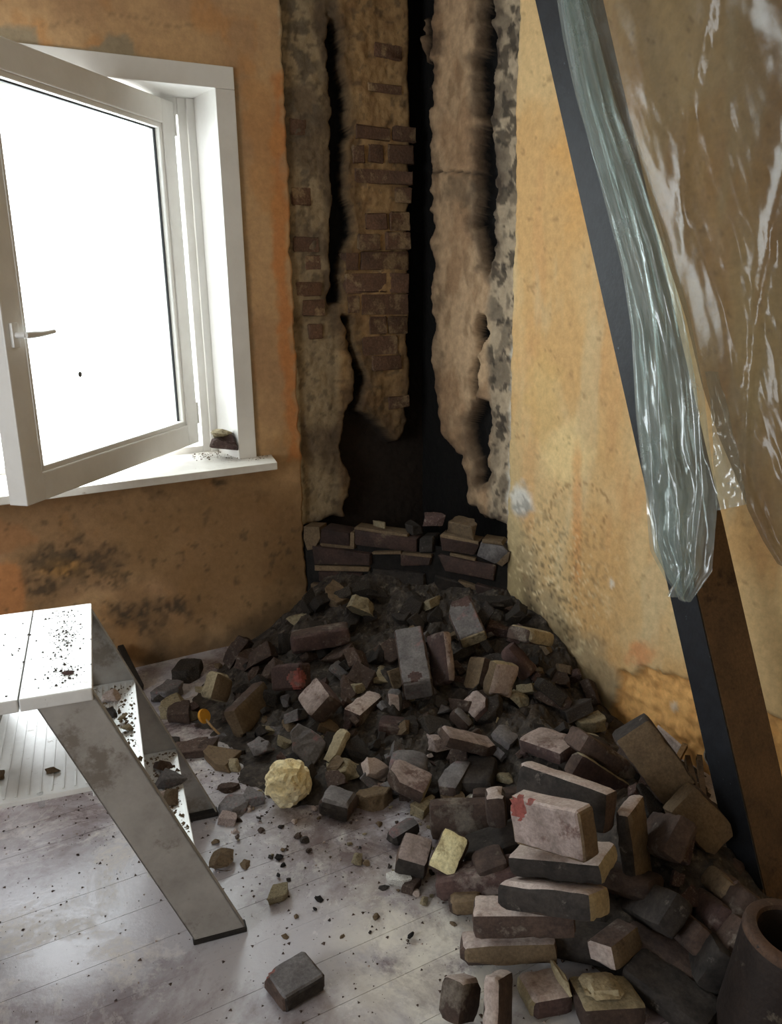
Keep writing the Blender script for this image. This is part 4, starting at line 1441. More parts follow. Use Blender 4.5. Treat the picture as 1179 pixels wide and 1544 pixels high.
P('lean_big', 'large tan brick leaning high against the bare plaster patch of the right wall', ('soot', 'brick', 'tan', 'brick'))
P('lean_low', 'tan brick with clipped corners, lying over the lower end of the large leaning brick', ('tan', 'tan', 'tan', 'brick'), cut=cuts('lean_low', (1, 1, 0, 1.55), (1, -1, 0, 1.6)))
P('br_a', 'wide dark brick lying at the bottom right edge below the tilted row', ('brick', 'brick', 'tan', 'brick'))
P('br_b', 'dark brick leaning in the tilted row, second up from the bottom right edge', ('brick', 'brick', 'brick', 'brick'))
P('br_c', 'dark reddish brick leaning in the tilted row just left of the clay pipe', ('wine', 'wine', 'wine', 'brick'))
P('br_d', 'tan mortar-crusted brick piece above the reddish leaning brick', ('tan', 'tan', 'tan', 'brick'), cut=cuts('br_d', (1, 1, 0, 1.5)))
P('br_e', 'broken brown brick piece beside the foot of the blue-edged beam', ('brick', 'tan', 'brick', 'brick'), cut=cuts('br_e', (1, 1, 0, 1.4)))
P('strip', 'dark red brick with a thin dusty edge, behind the long white-topped brick', ('brick', 'mortar', 'wine', 'brick'))
P('pale_top', 'wide brick with a pale pinkish broken top at the right of the heap', ('wine', 'wine', 'pink', 'wine'), cut=cuts('pale_top', (1, 1, 0, 1.6)))
P('dark_red_small', 'small dark red brick piece tucked behind the large leaning brick', ('wine', 'dust', 'wine', 'wine'))
P('tall_mid', 'grey brick with a red tip standing up at the top of the heap', ('mortar', 'brick', 'grey', 'brick'), cut=cuts('tall_mid', (1, -1, 0, 1.35)), chips=[((.9, .3, -1), .045, .003, 'wine')])
P('flat_mid', 'long purplish brick lying steeply down the middle of the heap', ('grey', 'brick', 'grey', 'brick'), chips=[((-.82, -.1, -1), .026, .004, 'wine')])
P('thin_mid', 'thin reddish brick shard standing between the grey bricks mid-heap', ('wine', 'wine', 'pink', 'wine'), cut=cuts('thin_mid', (-1, 1, 0, 1.2)))
P('strip_mid', 'mortar-caked brick with one bright pale side, right of the heap centre', ('mortar', 'tan', 'dust', 'tan'), group='bricks fallen from the torn-down chimney')
P('brown_mid', 'dark brown brick piece left of the mortar-caked bright-sided brick', ('brick', 'brick', 'tan', 'brick'))
P('chunk_r', 'brick half with a pale worn top against the foot of the right wall', ('mortar', 'brick', 'mortar', 'brick'))
P('red_diag', 'reddish brick slanting down the right side of the heap near the wall', ('wine', 'wine', 'wine', 'wine'))
P('dark_left', 'dark red brick lying under a yellow mortar lump', ('wine', 'brick', 'wine', 'wine'))
P('red_face', 'brick with a bright red broken face, left of the heap centre', ('wine', 'wine', 'wine', 'wine'), chips=[((-.7, .2, -1), .04, .006, 'red')], cut=cuts('red_face', (1, -1, 0, 1.6)))
P('big_left', 'large dark brick with a pale top edge at the left of the heap', ('tan', 'brick', 'tan', 'brick'))
P('slab_left', 'split mortar slab standing by the wall at the far left of the heap', ('mortar', 'mortar', 'tan', 'mortar'), cat='mortar slab', name='mortar_slab', cut=cuts('slab_left', (1, 1, 0, 1.3)))
P('light_end', 'brick with a smooth mauve-grey end face, left of the bright-topped brick', ('wine', 'brick', 'pink', 'brick'))
P('bright_top', 'brick with a bright cream mortar top in the middle of the heap', ('wine', 'brick', 'dust', 'brick'))
P('upright_s', 'small upright pale brick shard below the long purplish brick', ('grey', 'grey', 'dust', 'brick'))
P('dark_red_b', 'dark red brick piece in the shade below the upright pale shard', ('wine', 'wine', 'wine', 'wine'))
P('front_half', 'grey-topped half brick on the floor right of the crumpled yellow ball', ('brick', 'soot', 'grey', 'brick'))
P('plate_pale', 'pale pointed mortar plate leaning above the grey-topped half brick', ('mortar', 'mortar', 'mortar', 'mortar'), cat='mortar slab', name='mortar_slab', cut=cuts('plate_pale', (1, 1, 0, 1.3), (-1, -1, 0, 1.3)))
P('wedge_top', 'wedge-shaped brick piece with a pinkish top at the front of the heap', ('mortar', 'brick', 'pink', 'brick'), cut=cuts('wedge_top', (1, -1, 0, 1.2)))
P('grey_back', 'flat grey brick slab just behind the wedge-shaped piece', ('grey', 'grey', 'grey', 'grey'), cut=cuts('grey_back', (-1, 1, 0, 1.3), (1, 1, 0, 1.4)))
P('blue_wedge', 'pointed slate-grey brick piece in the front centre of the heap', ('brick', 'soot', 'grey', 'brick'), cut=cuts('blue_wedge', (1, 1, 0, 1.15), (-1, 1, 0, 1.5)))
P('long_mid', 'long tan-topped brick split lengthwise, right of the heap centre', ('brick', 'brick', 'pink', 'brick'), cut=cuts('long_mid', (1, -1, 0, 1.45)))
P('slab_mid', 'small grey slab right of the long split brick', ('grey', 'grey', 'grey', 'grey'))
P('chip_a', 'pointed brown brick chip behind the long split brick', ('wine', 'brick', 'pink', 'brick'), cut=cuts('chip_a', (-1, 1, 0, 1.3)))
P('chip_b', 'small grey-brown brick chip leaning below the pointed chip', ('brick', 'brick', 'grey', 'brick'))
P('blue_low', 'small slate-blue brick fragment on the floor left of the yellow-faced brick', ('soot', 'soot', 'grey', 'soot'), cut=cuts('blue_low', (1, 1, 0, 1.6)))
P('yellow_face', 'broken brick showing a large bright yellow mortar face, left of the front stack', ('brick', 'brick', 'yellow', 'brick'))
P('pink_low', 'pinkish mortar-edged brick piece under the bright yellow-faced one', ('brick', 'soot', 'pink', 'brick'))
P('brown_low', 'brown brick stub on the floor below the yellow-faced brick', ('brick', 'tan', 'tan', 'brick'))
P('brown_dark', 'shaded brown brick piece between the yellow-faced brick and the front stack', ('brick', 'brick', 'brick', 'brick'))
P('dark_end', 'dark brick end with a pale top, just left of the pink chipped brick', ('brick', 'dust', 'brick', 'brick'))
P('foreground', 'lone slate-grey half brick with a red chipped corner, alone on the floor at the bottom', ('brick', 'soot', 'grey', 'brick'), chips=[((-.8, .95, -.8), .020, .006, 'red')])

# chips let into hero bricks
d = HERO_POSE['pink_top'][3]


def chip(parent, local, size, seed, mat='red', name='raw_chip', label=None):
    bm = bmesh.new()
    bmesh.ops.create_icosphere(bm, subdivisions=2, radius=1)
    r = random.Random(seed)
    for v in bm.verts:
        v.co = Vector((v.co.x * size[0], v.co.y * size[1], v.co.z * size[2])) * r.uniform(.75, 1.1)
    c_ = bm_obj(name, bm, mat, parent)
    c_.location = local
    if label:
        c_['label'] = label
    return c_


# mortar ridge on the ridged piece
k = [i for i, b in enumerate(BRK) if b['label'].startswith('brick piece capped')][0]
dm = HERO_POSE['mortar_a'][3]
fm_ = HERO_POSE['mortar_a'][4]
chip(BRK[k], (dm[0] * .40, 0, -fm_ * dm[2] * .60), (.010, .055, .014), 5, 'mortar', 'mortar_ridge')
km = [i for i, b in enumerate(BRK) if b['label'].startswith('brown brick under a slab')][0]
dm = HERO_POSE['mortar_b'][3]
fm_ = HERO_POSE['mortar_b'][4]
bm = brick_mesh('mortar_slab', (.085, .08, .018), (), 77, (), 1.6)
for fc in bm.faces:
    fc.material_index = 0
ms = bm_obj('mortar_slab', bm, 'mortar', BRK[km], smooth=True, sharp=38)
ms.location = (-dm[0] * .08, dm[1] * .06, -fm_ * (dm[2] * .5 + .006))


# ---- smaller rubble: faceted pieces
from mathutils import noise as mn

def chunk_bm(seed, flat=1.0, npts=13):
    r = random.Random(seed)
    bm = bmesh.new()
    for _ in range(npts):
        v = Vector((r.gauss(0, 1), r.gauss(0, 1), r.gauss(0, 1))).normalized() * r.uniform(.38, .5)
        v.x *= r.uniform(.95, 1.25)
        v.y *= .85
        v.z *= .62 * flat
        bm.verts.new(v)
    res = bmesh.ops.convex_hull(bm, input=bm.verts[:])
    bmesh.ops.delete(bm, geom=[g for g in res['geom_interior'] if isinstance(g, bmesh.types.BMVert)], context='VERTS')
    bmesh.ops.bevel(bm, geom=bm.edges[:], offset=.02, segments=1, affect='EDGES')
    return roughen(bm, seed + 50)


def shard_bm(seed):
    """A sheared, broken-off block, as bricks break."""
    r = random.Random(seed)
    bm = bmesh.new()
    bmesh.ops.create_cube(bm, size=1)
    for v in bm.verts:
        v.co = Vector((v.co.x * r.uniform(.8, 1.15), v.co.y * r.uniform(.55, .85), v.co.z * r.uniform(.4, .6)))
    for _ in range(r.choice((1, 2, 2))):
        no = Vector((r.uniform(-1, 1), r.uniform(-1, 1), r.uniform(-.4, .4))).normalized()
        res = bmesh.ops.bisect_plane(bm, geom=bm.verts[:] + bm.edges[:] + bm.faces[:], plane_co=no * r.uniform(.22, .34), plane_no=no, clear_outer=True)
        ed = [e for e in res['geom_cut'] if isinstance(e, bmesh.types.BMEdge)]
        bmesh.ops.holes_fill(bm, edges=ed, sides=0)
    bmesh.ops.bevel(bm, geom=bm.edges[:], offset=.025, segments=1, affect='EDGES')
    return roughen(bm, seed)


def roughen(bm, seed, cuts_=2, amp=.045):
    bmesh.ops.triangulate(bm, faces=bm.faces[:])
    big = [e for e in bm.edges if e.calc_length() > .16]
    bmesh.ops.subdivide_edges(bm, edges=big, cuts=cuts_, use_grid_fill=True)
    bmesh.ops.triangulate(bm, faces=bm.faces[:])
    off = Vector((seed * 1.7, seed * .9, 3.1))
    for v in bm.verts:
        v.co += v.co.normalized() * (mn.noise(v.co * 3.2 + off) * amp * 1.3 + mn.noise(v.co * 8 + off) * amp * .7)
    lo_ = min(v.co.z for v in bm.verts)
    hi_ = max(v.co.z for v in bm.verts)
    for v in bm.verts:                       # a broad underside to lie on
        v.co.z = max(v.co.z, lo_ + (hi_ - lo_) * .28)
    return bm


def proto_mesh(nm, bm):
    me = bpy.data.meshes.new(nm)
    bm.normal_update()
    bm.to_mesh(me)
    bm.free()
    me.materials.append(MAT['brick'])
    return me


CH = [proto_mesh('stone_chunk', chunk_bm(i * 3 + 1, .8 + .1 * (i % 4))) for i in range(9)]
SHD = [proto_mesh('brick_shard', shard_bm(i * 5 + 2)) for i in range(12)]


def on_heap(x, y, lift=0.0):
    d = ray(x, y)
    d = d / np.linalg.norm(d)
    t = 1.2
    while t < 5:
        p = CAM + d * t
        if p[2] <= heap_top(p[0], p[1]) + lift or p[0] > -.01 or p[1] > -.01:
            return p, t
        t += .006
    return p, t


def place_piece(name, mesh, x, y, px, mat, label, cat, group, rng, lift=0.3, tilt=.5, aspect=1.0, free=None):
    p, t = on_heap(x, y) if free is None else (np.array(free), np.linalg.norm(np.array(free) - CAM))
    size = px * t / F * 1.12
    o = bpy.data.objects.new(name, mesh)
    link(o)
    o.material_slots[0].link = 'OBJECT'
    o.material_slots[0].material = MAT[mat]
    if float(heap_z(p[0], p[1])) < .022:
        tilt = .02
    o.rotation_euler = (rng.uniform(-tilt, tilt), rng.uniform(-tilt, tilt), rng.uniform(0, 6.28))
    zsc = .55 if 'flat' in label else 1.0
    o.scale = (size, size * aspect, size * zsc)
    # rest the piece on what is under it
    R_ = o.rotation_euler.to_matrix()
    zs_ = [(R_ @ Vector((v.co.x * size, v.co.y * size * aspect, v.co.z * size * zsc))) for v in mesh.vertices]
    low = min(v.z for v in zs_)
    ext = max(max(abs(v.x), abs(v.y)) for v in zs_)
    g = heap_top(p[0], p[1])
    o.location = (min(p[0], -ext - .004), min(p[1], -ext - .004), g - low - (.18 * size if g > .02 else 0))
    tag(o, label, cat, group)
    return o


rng = random.Random(11)
# (pixel x, y, size px, shape, material, label): the pieces that can be told apart
SPEC = [
    (458, 934, 58, 'c', 'mortar', 'yellow mortar lump resting on the dark red brick at the left top of the heap', 'mortar lump'),
    (556, 986, 60, 'c', 'mortar', 'flat cream mortar stone in the shade above the bright-topped brick', 'mortar lump'),
    (579, 1024, 42, 's', 'mortar', 'cream broken piece just below the flat cream stone', 'mortar lump'),
    (515, 1022, 34, 's', 'grey', 'grey split shard left of the flat cream stone', 'brick fragment'),
    (528, 1046, 34, 's', 'brick', 'dark shard beside the bright-topped brick on its upper left', 'brick fragment'),
    (545, 935, 46, 's', 'mortar', 'dusty mortar-coated shard high on the sooty top of the heap', 'mortar lump'),
    (608, 928, 26, 'c', 'mortar', 'small tan stone on the soot just below the hearth', 'mortar lump'),
    (653, 915, 30, 's', 'mortar', 'pale pointed shard left of the red-tipped grey brick', 'mortar lump'),
    (658, 942, 18, 'c', 'plaster_white', 'small whitish stone below the pale pointed shard', 'stone'),
    (432, 1092, 48, 'c', 'tan', 'rounded brown lump above the grey stones at the left', 'mortar lump'),
    (411, 1104, 36, 'c', 'grey', 'speckled rounded stone below the rounded brown lump', 'stone'),
    (394, 1136, 48, 'c', 'grey', 'largest dark grey stone above the crumpled yellow ball', 'stone'),
    (462, 1140, 50, 's', 'grey', 'grey-topped brick shard right behind the crumpled yellow ball', 'brick fragment'),
    (442, 1158, 26, 's', 'soot', 'black shard in the shadow behind the crumpled yellow ball', 'brick fragment'),
    (352, 1160, 34, 'c', 'mortar', 'rough mortar crumb on the floor left of the grey stones', 'mortar lump'),
    (522, 1168, 46, 's', 'mortar', 'thin long pale shard above the grey-topped half brick', 'mortar lump'),
    (568, 1178, 34, 's', 'dust', 'pale shard lying left of the wedge-shaped piece', 'brick fragment'),
    (570, 1200, 28, 's', 'pink', 'pinkish shard at the front edge of the heap', 'brick fragment'),
    (598, 1196, 36, 's', 'grey', 'grey leaning shard below the wedge-shaped piece', 'brick fragment'),
    (656, 1128, 40, 's', 'pink', 'thin pink shard above the pointed slate-grey piece', 'brick fragment'),
    (648, 1142, 14, 'c', 'dust', 'tiny cream pebble under the thin pink shard', 'stone'),
    (782, 1060, 36, 'c', 'mortar', 'round yellowish mortar lump at the right of the heap', 'mortar lump'),
    (798, 1050, 30, 's', 'mortar', 'yellowish shard leaning on the round yellowish lump', 'mortar lump'),
    (808, 1028, 18, 'c', 'plaster_white', 'bright white chip at the right of the heap near the wall', 'stone'),
    (812, 1012, 24, 'c', 'tan', 'tan stone above the bright white chip', 'stone'),
    (832, 1062, 44, 's', 'brick', 'dark brick shard right of the yellowish lumps', 'brick fragment'),
    (868, 1080, 40, 's', 'soot', 'black shard in the gap before the bare plaster patch', 'brick fragment'),
    (900, 1085, 44, 'c', 'soot', 'sooty lump touching the edge of the bare plaster patch', 'stone'),
    (888, 1118, 26, 's', 'mortar', 'thin pale splinter standing before the dark red piece', 'mortar lump'),
    (720, 1215, 46, 'c', 'plaster_white', 'white crumbled plaster lump above the bright yellow-faced brick', 'plaster lump'),
    (762, 1178, 34, 'c', 'mortar', 'mortar crust left of the long white-topped brick', 'mortar lump'),
    (640, 1222, 34, 's', 'mortar', 'pale triangular shard right of the slate-blue fragment', 'mortar lump'),
    (690, 1222, 40, 's', 'tan', 'brown mortar bar lying over the top of the yellow-faced brick', 'mortar lump'),
    (604, 1334, 30, 's', 'plaster_white', 'small white-blue tile-like chip on the floor below the pinkish piece', 'plaster lump'),
    (618, 1342, 26, 's', 'brick', 'brown chip touching the small white-blue chip', 'brick fragment'),
    (340, 1305, 52, 'c', 'tan', 'flat brown stone on the floor right of the stool steps', 'stone'),
    (372, 1306, 22, 'c', 'tan', 'small stone right of the flat brown stone', 'stone'),
    (328, 1272, 18, 'c', 'tan', 'little tan pebble on the floor by the stool', 'stone'),
    (345, 1240, 24, 's', 'pink', 'pinkish brick crumb on the floor right of the stool rail', 'brick fragment'),
    (352, 1222, 44, 's', 'grey', 'flat grey shard on the floor right of the stool', 'brick fragment'),
    (382, 1205, 32, 's', 'grey', 'thin grey shard left of the crumpled yellow ball', 'brick fragment'),
    (344, 1190, 24, 's', 'brick', 'brown chip above the flat grey shard', 'brick fragment'),
    (422, 1356, 32, 's', 'mortar', 'pale triangular chip lying on the open floor', 'mortar lump'),
    (540, 1300, 22, 'c', 'mortar', 'yellowish crumb alone in the middle of the floor', 'mortar lump'),
    (618, 1416, 14, 'c', 'char', 'small black coal crumb on the open floor', 'coal'),
    (270, 1085, 40, 's', 'brick', 'dark brick shard behind the stool rail', 'brick fragment'),
    (285, 1135, 50, 's', 'brick', 'flat brown shard on the floor just right of the upper stool step', 'brick fragment'),
    (330, 1150, 46, 's', 'tan', 'flat brown plate below the orange disc', 'brick fragment'),
    (246, 1055, 40, 'c', 'debris', 'dark lump by the wall behind the stool', 'stone'),
    (285, 1020, 42, 's', 'debris', 'grey dusty shard at the foot of the ochre wall', 'brick fragment'),
    (380, 1000, 44, 's', 'brick', 'dark shard against the wall above the large dark brick', 'brick fragment'),
    (392, 1008, 48, 's', 'brick', 'long dark shard beside the red-faced brick', 'brick fragment'),
    (570, 905, 40, 'c', 'soot', 'sooty lump under the middle of the hearth', 'stone'),
    (740, 908, 50, 's', 'soot', 'sooty flat shard under the right end of the hearth', 'brick fragment'),
    (775, 925, 34, 'c', 'brick', 'dark rounded lump by the right wall at the top of the heap', 'stone'),
    (752, 955, 34, 's', 'wine', 'dark red shard right of the grey red-tipped brick', 'brick fragment'),
    (505, 905, 46, 's', 'tan', 'tan slab on the left end of the heap under the hearth', 'mortar lump'),
    (345, 690, 40, 'c', 'wine', '', ''),
]
for k, (x, y, px, sh_t, m, lab, cat) in enumerate(SPEC):
    if not lab:
        continue
    place_piece({'brick fragment': 'brick_fragment', 'mortar lump': 'mortar_lump', 'stone': 'stone', 'plaster lump': 'plaster_lump', 'coal': 'coal_crumb'}[cat],
                (CH[k % len(CH)] if sh_t == 'c' else SHD[k % len(SHD)]), x, y, px, m, lab, cat, 'rubble pieces from the chimney', rng, tilt=.55)

# loose fill of small fragments over the heap, and crumbs scattered on the floor
HEAP_POLY = np.array([(470, 905), (600, 900), (760, 915), (830, 970), (925, 1080), (900, 1130), (770, 1150), (735, 1200), (640, 1215), (560, 1215), (470, 1190), (400, 1150), (330, 1140), (250, 1130), (240, 1050), (330, 1000), (430, 955)], float)


def frag_label(x, y, px, m):
    size = 'tiny' if px < 17 else 'small' if px < 25 else 'fist-sized'
    colr = {'brick': 'brown brick', 'soot': 'soot-black', 'grey': 'grey', 'wine': 'dark red brick', 'mortar': 'pale mortar', 'tan': 'tan mortar', 'debris': 'dusty dark'}[m]
    if y < 965:
        where = 'on top of the heap, under the hearth'
    elif x < 420:
        where = 'in the left part of the heap'
    elif x > 740:
        where = 'in the right part of the heap, near the ochre wall'
    elif y > 1120:
        where = 'along the front edge of the heap'
    else:
        where = 'in the middle of the heap'
    return size + ' ' + colr + ' fragment ' + where


n = 0
while n < 230:
    x, y = rng.uniform(240, 930), rng.uniform(895, 1215)
    if poly_sd(np.array([x]), np.array([y]), HEAP_POLY)[0] > 0:
        continue
    n += 1
    m = rng.choice(('brick', 'brick', 'brick', 'soot', 'soot', 'soot', 'grey', 'wine', 'mortar', 'tan', 'debris', 'debris'))
    if y < 960:
        m = rng.choice(('soot', 'soot', 'soot', 'brick', 'debris', 'debris'))
    px = rng.choice((13, 16, 18, 20, 24, 28, 34, 42))
    dark = m not in ('mortar', 'tan')
    place_piece('brick_fragment' if dark else 'mortar_fragment', rng.choice(SHD + CH[:4]), x, y, px, m,
                frag_label(x, y, px, m), 'brick fragment' if dark else 'mortar fragment', 'small fragments strewn over the heap', rng, tilt=.9)
n = 0
while n < 90:
    x, y = rng.uniform(265, 700), rng.uniform(1195, 1440)
    q = (y - 1195) / 245
    if rng.random() < q ** .5 or (x < 330 + (y - 1195) * .25):
        continue
    n += 1
    m = rng.choice(('brick', 'soot', 'mortar', 'tan', 'dust', 'char'))
    place_piece('floor_crumb', rng.choice(CH), x, y, rng.choice((6, 7, 8, 9, 11, 13, 16)), m, 'tiny rubble crumb lying on the floorboards before the heap', 'crumb', 'crumbs on the floorboards', rng, tilt=.4)
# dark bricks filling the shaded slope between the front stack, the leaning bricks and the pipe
FILL_B = [(1000, 1300, 'br_c', 'shaded dark brick just right of the tall tan brick'), (985, 1400, 'br_b', 'dark brick sloping below the foot of the tall tan brick'),
          (1005, 1462, 'br_a', 'dark brick half hidden above the wide brick at the lower right edge'), (1085, 1440, 'br_b', 'dark brick sloping down beside the clay pipe, lower of two'), (1062, 1470, 'br_c', 'dark brick in deep shade left of the pipe foot'),
          (930, 1345, 'flat_b', 'dark brick end behind the lower front stack'), (905, 1172, 'strip', 'dark brick buried behind the long white-topped brick'), (960, 1170, 'br_b', 'dark brick in the gap below the large leaning brick'),
          (1010, 1520, 'br_a', 'dark brick at the bottom edge left of the pipe foot'), (870, 1440, 'flat_c', 'dark brick in the gap right of the olive-brown bottom brick'), (1100, 1395, 'br_c', 'dark brick sloping down beside the clay pipe, upper of two'),
          (745, 1300, 'brown_dark', 'dark brick in the gap between the yellow-faced brick and the stack, rear one'), (722, 1352, 'flat_c', 'dark brick stub in the gap left of the lower front stack'), (700, 1262, 'dark_end', 'dark upright brick behind the yellow-faced brick'),
          (760, 1240, 'dark_end', 'dark brick end left of the pink chipped brick, lower one'), (720, 1180, 'blue_wedge', 'dark brick in shade behind the pointed slate-grey piece')]
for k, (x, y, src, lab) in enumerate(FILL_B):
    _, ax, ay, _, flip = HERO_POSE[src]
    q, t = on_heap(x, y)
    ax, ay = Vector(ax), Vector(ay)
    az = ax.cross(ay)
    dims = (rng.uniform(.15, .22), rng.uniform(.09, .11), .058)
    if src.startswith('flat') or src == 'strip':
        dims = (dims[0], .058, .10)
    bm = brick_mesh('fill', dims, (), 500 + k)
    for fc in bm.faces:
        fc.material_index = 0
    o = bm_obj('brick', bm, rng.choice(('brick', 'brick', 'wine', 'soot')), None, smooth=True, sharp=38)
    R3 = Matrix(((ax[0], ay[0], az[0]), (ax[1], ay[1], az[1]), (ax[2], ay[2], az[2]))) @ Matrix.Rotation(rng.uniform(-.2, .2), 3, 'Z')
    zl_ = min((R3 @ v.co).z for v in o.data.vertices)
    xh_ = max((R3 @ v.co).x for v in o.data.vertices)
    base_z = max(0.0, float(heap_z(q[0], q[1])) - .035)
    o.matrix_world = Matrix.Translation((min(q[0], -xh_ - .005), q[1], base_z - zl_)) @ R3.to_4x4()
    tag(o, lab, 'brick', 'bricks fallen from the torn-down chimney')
# hidden-side and right-hand fill among the big bricks
for k in range(34):
    x, y = rng.uniform(900, 1120), rng.uniform(1150, 1500)
    if y > 1220 + (x - 900) * 1.2 or y < 1075 + (x - 900) * .6:
        continue
    place_piece('brick_fragment', rng.choice(SHD), x, y, rng.choice((20, 26, 32, 40)), rng.choice(('brick', 'soot', 'wine')), 'small dark fragment wedged among the leaning bricks at the right',
                'brick fragment', 'dark fragments among the leaning bricks', rng, tilt=.8)


# ---- grit too fine to count
def grit(name, pts, lo, hi, mat, label, seed):
    r = random.Random(seed)
    vs, fs = [], []
    for p in pts:
        s = lo + (hi - lo) * r.random() ** 3
        b = len(vs)
        a = r.uniform(0, 6.28)
        for q in range(3):
            vs.append((p[0] + s * math.cos(a + q * 2.09) * r.uniform(.6, 1.2), p[1] + s * math.sin(a + q * 2.09) * r.uniform(.6, 1.2), p[2]))
        vs.append((p[0], p[1], p[2] + s * r.uniform(.5, 1.1)))
        fs += [(b, b + 1, b + 3), (b + 1, b + 2, b + 3), (b + 2, b, b + 3)]
    o = mesh_obj(name, vs, fs, mat)
    tag(o, label, 'grit', None, 'stuff')
    return o


def floor_pts(n, seed, fn):
    r = random.Random(seed)
    out = []
    while len(out) < n:
        x, y = r.uniform(-2.6, -.55), r.uniform(-2.6, -.75)
        if r.random() < fn(x, y):
            out.append((x, y, 0.0))
    return out


near = lambda x, y: math.exp(-(max(0, ((-x) / .6 + (-y) / .735 - 1) / HNORM - 1.0) / .30)) * .9 + .025
grit('floor_grit', floor_pts(4600, 1, near), .0012, .0062, 'brick', 'dark brick grit and dust strewn over the floorboards', 1)
grit('pale_grit', floor_pts(1500, 2, lambda x, y: near(x, y) * .8 + .02 + (.6 if (x > -1.15 and y < -1.75) else 0)), .0012, .005, 'dust', 'pale mortar grit strewn over the floorboards', 2)
r = random.Random(5)
pts = []
for _ in range(260):
    a, b = r.gauss(-.055, .016), r.gauss(.30, .085)
    pts.append(stool_pt(a, min(max(b, .03), .47), TOPZ))
for _ in range(90):
    pts.append(stool_pt(r.gauss(-.05, .02), r.gauss(.09, .03), TOPZ))
for _ in range(120):
    pts.append(stool_pt(r.uniform(-.26, -.01), r.uniform(.02, .48), TOPZ))
pts = [p for p in pts]
grit('stool_grit', pts, .0012, .0042, 'soot', 'dark grit scattered on the stool top', 6)
pts = []
for zt in (.467, .233):
    sc_ = -.0575 + (TOPZ - zt) / TOPZ * LEAN
    for _ in range(420):
        pts.append(stool_pt(sc_ + r.uniform(-.05, .05), r.uniform(.02, SWD - .02), zt))
grit('step_grit', pts, .002, .009, 'tan', 'brown rubble dust lying on the stool steps', 7)
for k, (s, w, zt, sz, m, lab) in enumerate([(-.045, .085, TOPZ, .022, 'wine', 'small dark red crumb on the stool top'), (.03, .40, .467, .055, 'dust', 'pinkish lump at the far end of the upper stool step'),
                                           (.02, .32, .467, .05, 'soot', 'black lump in the middle of the upper stool step'), (.06, .22, .467, .03, 'mortar', 'tan crumb at the edge of the upper stool step'), (.05, .27, .467, .028, 'mortar', 'second tan crumb behind the one at the edge of the upper stool step'),
                                           (.14, .40, .233, .06, 'brick', 'brown lump at the far end of the lower stool step'), (.15, .33, .233, .075, 'grey', 'grey flat stone on the lower stool step'),
                                           (.13, .27, .233, .045, 'dust', 'whitish lump before the grey stone on the lower stool step'), (.15, .25, .233, .05, 'tan', 'tan shard on the lower stool step'),
                                           (-.10, .10, .467, .03, 'tan', 'small brown crumb on the stool shelf'), (-.22, .11, .467, .04, 'tan', 'brown crumb at the left on the stool shelf')]):
    me = CH[(k * 2) % len(CH)]
    o = bpy.data.objects.new('rubble_crumb', me)
    link(o)
    o.material_slots[0].link = 'OBJECT'
    o.material_slots[0].material = MAT[m]
    sz *= 1.35
    o.scale = (sz, sz, sz)
    o.rotation_euler = (0, 0, k)
    p = stool_pt(s, w, zt)
    o.location = (p[0], p[1], zt - min(v.co.z for v in me.vertices) * sz)
    tag(o, lab, 'crumb', 'crumbs lying on the stool')

# ---- on the window sill
bk = on_z(345, 690, .815)
o = bpy.data.objects.new('brick_lump', CH[2])
link(o)
o.material_slots[0].link = 'OBJECT'
o.material_slots[0].material = MAT['wine']
o.scale = (.25, .2, .18)
o.rotation_euler = (.1, .2, 1.0)
o.location = (bk[0], bk[1] + .01, .815 + .056)
tag(o, 'broken red brick lump with mortar crust on the window sill', 'brick fragment')
chip(o, (-.15, .1, .22), (.30, .22, .12), 8, 'mortar', 'mortar_crust')
pts = []
for _ in range(420):
    t = r.random()
    p = on_z(290 + 115 * r.random(), 686 + r.gauss(0, 4.5), .815)
    pts.append((p[0], p[1], .815))
grit('sill_grit', [p for p in pts if p[1] < .2 and p[1] > -.14], .0015, .006, 'tan', 'brown brick dust on the window sill round the lump', 9)

# ---- crumpled yellow ball
p, t = on_heap(436, 1208)
R_ = 33 * t / F
bm = bmesh.new()
bmesh.ops.create_icosphere(bm, subdivisions=4, radius=1)
from mathutils import noise as mn
for v in bm.verts:
    n_ = v.co.normalized()
    f1 = mn.noise(n_ * 1.6 + Vector((3, 1, 7)))
    f2 = abs(mn.noise(n_ * 2.7 + Vector((9, 4, 2))))
    f3 = mn.noise(n_ * 6)
    v.co = n_ * (R_ * (1.02 + .16 * f1 - .26 * f2 + .05 * f3))
ball = bm_obj('crumpled_ball', bm, 'foam', None, smooth=True, sharp=14)
ball.location = (p[0], p[1], max(0, p[2]) + R_ * .9)
tag(ball, 'crumpled pale yellow paper-like ball at the front left of the heap', 'paper ball')

# ---- orange disc and its stick
p, t = on_heap(307, 1080)
q = p + (CAM - p) / np.linalg.norm(CAM - p) * .10
disc = tag(empty('orange_scraper', q), 'small orange round cap with a thin handle lying in the rubble at the left', 'tool')
bm = bmesh.new()
rr_ = 10.5 * t / F
tube(bm, [(0, 0, 0), (.004, -.006, .004)], [rr_, rr_ * .92], 18)
bm_obj('cap', bm, 'orange', disc, smooth=True, sharp=40)
bm = bmesh.new()
s1 = on_heap(332, 1112)[0] - q
tube(bm, [(0, 0, -.004), tuple(s1 * .5), tuple(s1 + np.array([0, 0, .01]))], .0045, 8)
bm_obj('handle', bm, 'stick', disc, smooth=True)

